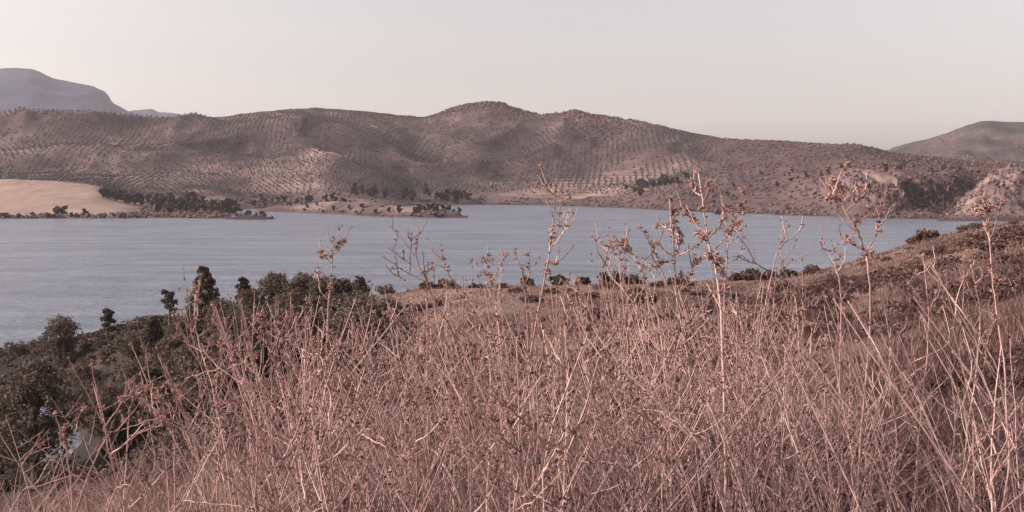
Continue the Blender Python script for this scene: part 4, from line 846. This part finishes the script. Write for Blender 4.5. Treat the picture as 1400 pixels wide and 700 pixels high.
G1 = 'tall dry stalks standing against the lake'
ST = [
 (3.6, [(955, 236), (962, 285), (967, 320), (976, 362), (986, 425), (990, 560)], [[(967, 320), (950, 304), (938, 292)], [(977, 340), (996, 318), (1012, 282)], [(969, 325), (985, 306), (992, 296)], [(960, 280), (968, 262), (970, 250)], [(958, 268), (947, 258), (945, 246)], [(985, 400), (990, 380), (980, 350)]], 'tallest dry stalk with a long bristly head rising against the far hills', dict(heads=4, knob=70, r=.0065, hs_=1.15)),
 (3.8, [(915, 270), (918, 310), (922, 355), (926, 410), (945, 520)], [[(922, 352), (955, 335), (988, 308)], [(921, 356), (908, 360), (899, 364)], [(913, 392), (893, 340), (876, 312)], [(927, 350), (928, 325), (924, 306)], [(919, 315), (908, 310), (899, 308)], [(926, 345), (932, 325), (930, 318)], [(937, 385), (950, 362), (955, 355)]], 'reddish branching stalk left of the tallest one', dict(heads=2, knob=80, r=.007)),
 (3.7, [(759, 254), (757, 295), (751, 350), (742, 395), (728, 470), (715, 570)], [[(754, 338), (764, 310), (767, 262)], [(757, 335), (771, 316), (780, 290)], [(750, 355), (757, 362), (762, 358)]], 'tall twin stalk with a small round head on its right fork', dict(heads=2, knob=36, r=.006)),
 (3.9, [(1012, 281), (1004, 305), (997, 330), (992, 378), (990, 440)], [[(991, 378), (984, 372), (976, 362)], [(996, 335), (1006, 318), (1016, 292)]], 'stalk with a pink tufted head just right of the tallest one', dict(heads=3, knob=24)),
 (4.2, [(1100, 309), (1084, 324), (1065, 341), (1056, 370), (1046, 418), (1040, 450)], [[(1066, 342), (1071, 360), (1070, 372)], [(1066, 340), (1067, 332), (1067, 326)]], 'pale stalk bent to the right like an elbow in front of the water', dict(heads=0, knob=8)),
 (4.2, [(1008, 322), (1022, 340), (1036, 362), (1064, 378), (1080, 390), (1110, 430), (1150, 500)], [[(1038, 363), (1022, 357), (1002, 350)]], 'dark bare stalk sweeping down to the right across the water', dict(heads=0, knob=8, mk='twig')),
 (3.3, [(1157, 224), (1153, 250), (1152, 280), (1168, 308), (1181, 338), (1188, 375), (1190, 450), (1180, 560)], [[(1186, 342), (1200, 315), (1204, 286)], [(1152, 282), (1140, 262), (1134, 248)], [(1154, 275), (1168, 262), (1176, 254)], [(1157, 288), (1178, 270), (1186, 262)], [(1150, 270), (1140, 272), (1134, 270)], [(1170, 312), (1180, 296), (1190, 284)]], 'tall leafy dry stalk with curled leaves in front of the right cliffs', dict(heads=2, knob=70, r=.006)),
 (3.2, [(1350, 268), (1352, 310), (1356, 370), (1362, 420), (1374, 520), (1378, 640)], [[(1354, 330), (1343, 300), (1334, 282)], [(1354, 325), (1364, 300), (1368, 276)], [(1353, 305), (1346, 288), (1344, 272)], [(1360, 400), (1350, 470), (1346, 500)][::-1]], 'tall pale stalk with a loose crown at the right edge', dict(heads=3, knob=30)),
 (3.9, [(455, 325), (454, 350), (452, 385), (448, 430), (446, 520)], [[(454, 345), (462, 338), (466, 334)], [(453, 360), (444, 350), (440, 345)], [(452, 392), (440, 376), (432, 370)]], 'upright knobby stalk against the water left of the centre', dict(heads=2, knob=30)),
 (3.8, [(572, 318), (569, 345), (574, 365), (585, 390), (602, 425), (640, 500), (665, 570)], [[(567, 350), (550, 328), (534, 310)], [(575, 375), (556, 358), (533, 340)], [(580, 384), (552, 370), (526, 352)], [(560, 352), (563, 335), (560, 326)], [(566, 395), (548, 380), (537, 366)]], 'dark stalk with four twigs swept to the left over the water', dict(heads=1, knob=20, hs_=.6, mk='twig')),
 (4.0, [(597, 362), (606, 366), (617, 380), (630, 398), (655, 430), (690, 520)], [[(608, 367), (607, 358), (605, 352)], [(594, 388), (593, 372), (592, 360)]], 'slim twig with a hooked tip left of the thin brow bush', dict(heads=1, knob=14, hs_=.6)),
 (4.0, [(668, 350), (672, 370), (675, 398), (682, 450), (690, 540)], [[(674, 385), (683, 362), (692, 346)], [(673, 375), (666, 376), (663, 372)]], 'forked stalk in front of the water left of the twin stalk', dict(heads=2, knob=30)),
 (4.0, [(705, 350), (712, 366), (718, 396), (722, 460)], [[(717, 390), (724, 370), (724, 345)]], 'thin stalk between the forked one and the twin stalk', dict(heads=2, knob=16, hs_=.7)),
 (3.5, [(829, 364), (838, 380), (862, 408), (890, 440), (918, 474), (960, 530)], [[(828, 363), (818, 345), (811, 322)], [(827, 362), (830, 348), (832, 338)]], 'pale straight stem slanting down to the right from the square brow bush', dict(heads=1, knob=14, hs_=.7, r=.0055)),
 (3.8, [(858, 330), (864, 346), (876, 368), (892, 408), (905, 470), (912, 560)], [[(872, 360), (880, 378), (886, 392)][::-1], [(866, 348), (858, 342), (852, 340)]], 'twin stemmed stalk left of the reddish branching one', dict(heads=2, knob=30)),
 (3.9, [(842, 330), (846, 360), (850, 400), (858, 470), (862, 560)], [[(846, 365), (852, 350), (855, 338)], [(845, 355), (838, 345), (836, 336)]], 'upright stalk in front of the tallest brow bush', dict(heads=2, knob=20)),
 (4.4, [(1124, 326), (1132, 345), (1140, 362), (1148, 390), (1150, 450)], [[(1139, 358), (1142, 338), (1164, 324)], [(1130, 342), (1124, 338), (1122, 332)]], 'pale forked stalk left of the leafy stalk', dict(heads=1, knob=20)),
 (3.9, [(1270, 350), (1278, 368), (1296, 400), (1318, 430), (1345, 470), (1370, 530)], [[(1280, 372), (1284, 390), (1292, 410)][::-1]], 'pale stem slanting right below the pointed scrub bush', dict(heads=0, knob=16)),
 (4.0, [(1262, 350), (1268, 400), (1270, 450), (1264, 520), (1256, 600)], [[(1268, 402), (1258, 380), (1252, 372)], [(1269, 430), (1276, 412), (1280, 400)]], 'upright pale stalk below the pointed scrub bush', dict(heads=1, knob=24)),
 (3.7, [(1120, 388), (1150, 410), (1185, 440), (1210, 460), (1232, 500), (1246, 520)], [[(1185, 440), (1215, 445), (1240, 470), (1250, 500)][::-1], [(1150, 410), (1160, 396), (1166, 384)]], 'long pale stem lying aslant below the leafy stalk', dict(heads=0, knob=20)),
 (4.0, [(1325, 355), (1332, 385), (1340, 430), (1335, 500)], [[(1338, 420), (1325, 395), (1318, 380)], [(1334, 392), (1346, 380), (1352, 372)]], 'pale stalk left of the tall one at the right edge', dict(heads=1, knob=20)),
 (3.6, [(268, 395), (266, 430), (272, 470), (288, 520), (305, 600)], [[(268, 455), (252, 440), (238, 430)], [(270, 462), (284, 450), (292, 440)], [(275, 480), (256, 470), (240, 462)]], 'tall forked stalk in front of the conical tree', dict(heads=2, knob=40)),
 (3.7, [(302, 474), (298, 500), (296, 540), (300, 610)], [[(300, 490), (308, 505), (312, 530)][::-1], [(298, 505), (290, 490), (286, 484)]], 'knobby stalk right of the tall forked one, before dark trees', dict(heads=3, knob=30)),
 (3.5, [(322, 476), (334, 500), (346, 525), (350, 570), (352, 640)], [[(340, 512), (346, 496), (350, 484)]], 'leaning stalk with a blunt tip before the dark hollow', dict(heads=2, knob=30)),
 (3.5, [(357, 430), (360, 455), (368, 478), (378, 505), (390, 545), (402, 620)], [[(378, 505), (392, 480), (402, 450), (406, 430)], [(374, 495), (380, 465), (392, 435)], [(368, 478), (378, 460), (378, 435)], [(392, 482), (398, 462), (392, 440)], [(402, 450), (414, 425), (422, 412)], [(384, 505), (386, 480), (388, 462)]], 'bushy pink stalk spread like a fan in front of the round tree row', dict(heads=3, knob=80, r=.006)),
 (3.3, [(414, 477), (424, 484), (438, 486), (444, 510), (452, 545), (450, 600)], [[(438, 486), (441, 462), (444, 440)], [(440, 492), (434, 472), (428, 464)]], 'bright pale stem kinked to the left below the pale track', dict(heads=0, knob=8, r=.0055)),
 (3.5, [(460, 462), (480, 492), (505, 525), (540, 560), (590, 612), (615, 650)], [[(480, 492), (486, 470), (490, 452)], [(505, 525), (516, 505), (522, 492)]], 'long pale stem slanting right below the dark bank', dict(heads=1, knob=24, r=.006)),
 (3.6, [(536, 425), (546, 442), (556, 470), (570, 500), (590, 560), (600, 640)], [[(556, 470), (566, 455), (572, 438)], [(548, 448), (540, 440), (530, 430)]], 'stalk with a pale hooked tip in front of the dark bank', dict(heads=2, knob=30)),
 (3.6, [(700, 400), (716, 420), (735, 440), (742, 450)], [], 'short bright broken stem below the twin stalk', dict(heads=0, knob=4)),
 (3.4, [(775, 400), (782, 415), (805, 440), (830, 475), (860, 512), (905, 555), (960, 615)], [[(782, 415), (776, 440), (774, 470)], [(780, 412), (788, 396), (786, 388)], [(830, 475), (840, 455), (846, 440)]], 'longest pale stem slanting across the middle of the tangle', dict(heads=3, knob=36, r=.007)),
 (3.4, [(600, 420), (640, 455), (665, 475), (672, 530), (668, 640)], [[(640, 455), (655, 440), (668, 425)], [(665, 475), (684, 458), (698, 440)]], 'pale bent stem right of the dark bank', dict(heads=0, knob=18, r=.006)),
 (3.4, [(640, 435), (660, 465), (690, 500), (730, 545), (760, 620)], [[(660, 465), (672, 450), (676, 436)]], 'pale stem slanting right under the forked stalk', dict(heads=0, knob=14, r=.006)),
 (3.5, [(1000, 415), (1012, 438), (1020, 462), (1050, 500), (1075, 560)], [[(1012, 438), (1022, 425), (1030, 414)]], 'pale stem right of the tallest stalk leaning down right', dict(heads=0, knob=14)),
 (3.4, [(958, 460), (990, 464), (1018, 470), (1040, 485)], [], 'thin pale stem lying almost level right of the tallest stalk', dict(heads=0, knob=4)),
 (3.3, [(1060, 420), (1085, 455), (1110, 490), (1140, 530), (1190, 610)], [[(1085, 455), (1092, 436), (1094, 424)], [(1110, 490), (1124, 474), (1130, 462)]], 'pale stem slanting right below the elbow stalk', dict(heads=1, knob=20, r=.006)),
 (3.1, [(138, 612), (160, 588), (178, 568), (192, 550)][::-1], [], 'pale straw leaning right before the small patch of water', dict(heads=1, knob=4, r=.004)),
 (3.2, [(75, 566), (82, 590), (92, 620), (98, 680)], [], 'pale stalk with a round tip left of the small patch of water', dict(heads=2, knob=10, r=.004)),
 (3.2, [(188, 533), (180, 552), (176, 575), (172, 640)], [[(178, 562), (170, 550), (166, 546)]], 'pale tipped stalk above the small patch of water', dict(heads=2, knob=14, r=.0045)),
 (3.1, [(226, 528), (232, 560), (238, 600), (240, 660)], [[(233, 565), (244, 548), (246, 542)], [(231, 556), (222, 546), (218, 544)], [(236, 585), (224, 570), (216, 565)]], 'knobby pink stalk in front of the low dark trees', dict(heads=3, knob=40)),
 (2.6, [(20, 690), (60, 664), (110, 650), (140, 668), (150, 690)][::-1], [], 'bleached grass stem bowed in an arch at the bottom left', dict(heads=0, knob=0, r=.003)),
 (2.5, [(150, 690), (165, 666), (175, 662), (182, 668)][::-1], [], 'small bleached stem curled over beside the larger arch', dict(heads=0, knob=0, r=.003)),
]
for (Y, stem, brs, lab, kw) in ST:
    traced(Y, stem, brs, lab, group=G1 if stem[0][1] < 395 else None, **kw)

# lesser stalks of the tangle: prototypes, then copies with their parts
def random_stalk(h):
    lean = abs(rng.normal(.16, .2)); ph = rng.normal(math.pi, 1.1)
    dx, dy = math.cos(ph) * lean, math.sin(ph) * lean
    pts = [(0, 0, -.03)] + [(dx * q * h + rng.normal(0, .018), dy * q * h + rng.normal(0, .018), q * h) for q in (.25, .5, .75, 1)]
    line = smooth_line(pts, 5); brs = []
    for k in range(int(rng.integers(6, 13))):
        q = rng.uniform(.35, .92); i = int(q * (len(line) - 1)); p = line[i]; a = rng.uniform(0, 6.28); L = h * (1.05 - q) * rng.uniform(.35, .9); el = rng.uniform(.45, 1.1)
        d = np.array([math.cos(a) * math.cos(el), math.sin(a) * math.cos(el), math.sin(el)])
        brs.append([p, p + d * L * .5, p + d * L + np.array([0, 0, .12 * L])])
        if rng.uniform() < .5:
            d2 = d + rng.normal(0, .45, 3); brs.append([p + d * L * .5, p + d * L * .5 + d2 * L * .25, p + d * L * .5 + d2 * L * .5])
    return stalk((0, 0, 0), pts, brs, 'x', r=rng.uniform(.0038, .0058), heads=int(rng.integers(0, 3)), knob=int(rng.integers(8, 24)), hs_=.6)
RP = [random_stalk(1.0) for _ in range(22)]
cnt = 0; weeds = []
for k in range(149):
    u = rng.uniform(40, 1440) if rng.uniform() < .5 else rng.normal(720, 260); Y = rng.uniform(2.9, 6.2)
    if u < 260 and rng.uniform() < .45: u = rng.uniform(300, 1400)
    v = float(env(u)) + rng.normal(-10, 45) - (45 if 350 < u < 1060 else 0)
    x = float(X_of(u, Y)); zg = float(z_near(np.array([x]), np.array([Y]))[0]); h = float(Z_of(max(v, 405), Y)) - zg
    h = min(max(h, .3), 1.35)
    o = RP[cnt] if cnt < len(RP) else copy_tree(RP[int(rng.integers(len(RP)))]); cnt += 1
    o.location = (x, Y, zg); s = .55 + .45 * h; o.scale = (s, s, h); o.rotation_euler = (0, 0, rng.normal(0, .8))
    weeds.append((u + (rng.normal(0, .01)), v, o))
# long bare stems slanting up to the left out of the tangle
for k in range(64):
    u = rng.uniform(470, 1330); Y = rng.uniform(3.0, 4.6); v = rng.uniform(395, 520); dirn = -1 if rng.uniform() < .92 else 1
    x = float(X_of(u, Y)); L = rng.uniform(.55, 1.25); sl = rng.uniform(.25, .85); tip = np.array([x, Y, float(Z_of(v, Y))])
    b0 = tip + np.array([-dirn * sl * L, rng.normal(0, .12), -L * .8]); q = b0 + np.array([-dirn * .12, 0, -.3]); zg = float(z_near(q[0], q[1])); b0 = np.array([q[0], q[1], zg])
    mid = tip * .5 + b0 * .5 + np.array([rng.normal(0, .02), 0, rng.normal(.02, .02)]); brs = []
    for j in range(int(rng.integers(1, 5))):
        t = rng.uniform(.35, .95); p = b0 * (1 - t) + tip * t + (mid - (tip + b0) / 2) * 4 * t * (1 - t); Lb = rng.uniform(.08, .28); a = rng.uniform(-1.0, 1.0)
        brs.append([p, p + np.array([math.sin(a), rng.normal(0, .3), math.cos(a)]) * Lb * .5, p + np.array([math.sin(a) * .8, rng.normal(0, .3), math.cos(a) * 1.1]) * Lb])
    o = stalk(tuple(b0 + np.array([0, 0, -.01])), [b0, b0 * .75 + mid * .5 - (tip + b0) * .125 + (tip - b0) * .125, mid, tip], brs, 'x', r=rng.uniform(.0045, .0068), heads=int(rng.integers(0, 2)), knob=int(rng.integers(4, 18)), hs_=.6)
    weeds.append((u, v, o))
for k in range(46):
    u = rng.uniform(545, 1110) if k < 34 else rng.uniform(330, 545); Y = rng.uniform(3.3, 5.0); v = rng.uniform(335, 410) if u > 545 else rng.uniform(385, 430)
    x = float(X_of(u, Y)); zg = float(z_near(x, Y)); h = float(Z_of(v, Y)) - zg
    o = copy_tree(RP[int(rng.integers(len(RP)))]); o.location = (x, Y, zg); o.scale = (.8, .8, h); o.rotation_euler = (0, 0, rng.normal(0, .8))
    weeds.append((u + rng.normal(0, .01), v, o))
MARKS = [(40, 'the biggest dark tree'), (176, 'the small patch of water'), (268, 'the tall forked stalk before the conical tree'), (346, 'the leaning blunt stalk'), (380, 'the bushy pink fan stalk'), (446, 'the upright knobby stalk'), (510, 'the dark steep bank'),
         (590, 'the dark stalk with four twigs'), (680, 'the forked stalk by the water'), (735, 'the tall twin stalk'), (850, 'the tallest brow bush'), (925, 'the reddish branching stalk'), (985, 'the tallest stalk'), (1050, 'the elbow shaped stalk'),
         (1185, 'the tall leafy stalk'), (1266, 'the pointed scrub bush'), (1365, 'the tall stalk at the right edge')]
seg = {}
for (u, v, o) in weeds:
    m_ = min(MARKS, key=lambda q: abs(q[0] - u)); seg.setdefault((m_, u > m_[0]), []).append((abs(u - m_[0]), o))
for ((mu, phrase), right), it in seg.items():
    for i, (d, o) in enumerate(sorted(it, key=lambda q: q[0])):
        tag(o, '%s dry stalk %s of %s' % (ordinal(i + 1), 'right' if right else 'left', phrase), 'dry stalk', 'weed stalks before the wooded point' if mu < 420 else 'weed stalks before the grass slope' if mu < 1080 else 'weed stalks before the right slope')

# dense twiggy undergrowth between the stalks
mb = MB(); lb = MB()
for k in range(1900):
    Y = rng.uniform(3.1, 7.5); u = rng.uniform(-420, 1950); x = float(X_of(u, Y)); zg = float(z_near(np.array([x]), np.array([Y]))[0])
    h = float(Z_of(float(env(u)) + abs(rng.normal(0, 80)) + 25 + (40 if u > 350 else 0), Y)) - zg; h = min(max(h * rng.uniform(.5, 1), .2), 1.1)
    ln = rng.normal(0, .26, 2) - np.array([.16, 0]); p0 = np.array([x, Y, zg - .02]); tipp = p0 + np.array([ln[0] * h, ln[1] * h, h])
    line = smooth_line([p0, (p0 + tipp) / 2 + rng.normal(0, .04, 3), tipp], 3, .004); tt = float(np.clip(rng.normal(.40, .30), 0, 1))
    tube(mb, line, [rng.uniform(.0016, .0032), .0009], 4, tt)
    for j in range(int(rng.integers(3, 8))):
        i = int(rng.integers(2, len(line))); p = line[i]; a = rng.uniform(0, 6.28); L = h * rng.uniform(.1, .35); d = np.array([math.cos(a) * .6, math.sin(a) * .6, rng.uniform(.3, 1)])
        bl = np.array([p, p + d * L * .5 + rng.normal(0, .01, 3), p + d * L]); tube(mb, bl, [.0015, .0008], 4, tt)
        buds(lb, bl, 3, .65, .3)
    buds(lb, line, 4, .7, .3)
tag(mb.build('twig_undergrowth', M['stalk']), 'mass of fine dry twigs filling the foreground between the stalks', 'undergrowth', kind='stuff')
tag(lb.build('leaf_litter', M['dryleaf']), 'shrivelled reddish leaves and buds clinging all through the weeds', 'dry leaves', kind='stuff')

# ------------------------------------------------------------------ haze in the valley
hz = bpy.data.materials.new('haze'); hz.use_nodes = True; n = hz.node_tree; n.nodes.remove(n.nodes['Principled BSDF'])
pv = n.nodes.new('ShaderNodeVolumePrincipled'); pv.inputs['Color'].default_value = (.94, .92, 1.0, 1); pv.inputs['Density'].default_value = 3.8e-5
pv.inputs['Anisotropy'].default_value = .2
n.links.new(pv.outputs[0], n.nodes['Material Output'].inputs['Volume'])
mb = MB(); x0, x1, y0, y1, z0, z1 = -11500, 11500, -10000, 13000, -12, 790
hv = np.array([(x, y, z) for z in (z0, z1) for x, y in ((x0, y0), (x1, y0), (x1, y1), (x0, y1))], float)
mb.add(hv, [(3, 2, 1, 0), (4, 5, 6, 7), (0, 1, 5, 4), (1, 2, 6, 5), (2, 3, 7, 6), (3, 0, 4, 7)])
tag(mb.build('haze', hz), 'thin pale haze hanging over the lake and hills', 'haze', kind='stuff')
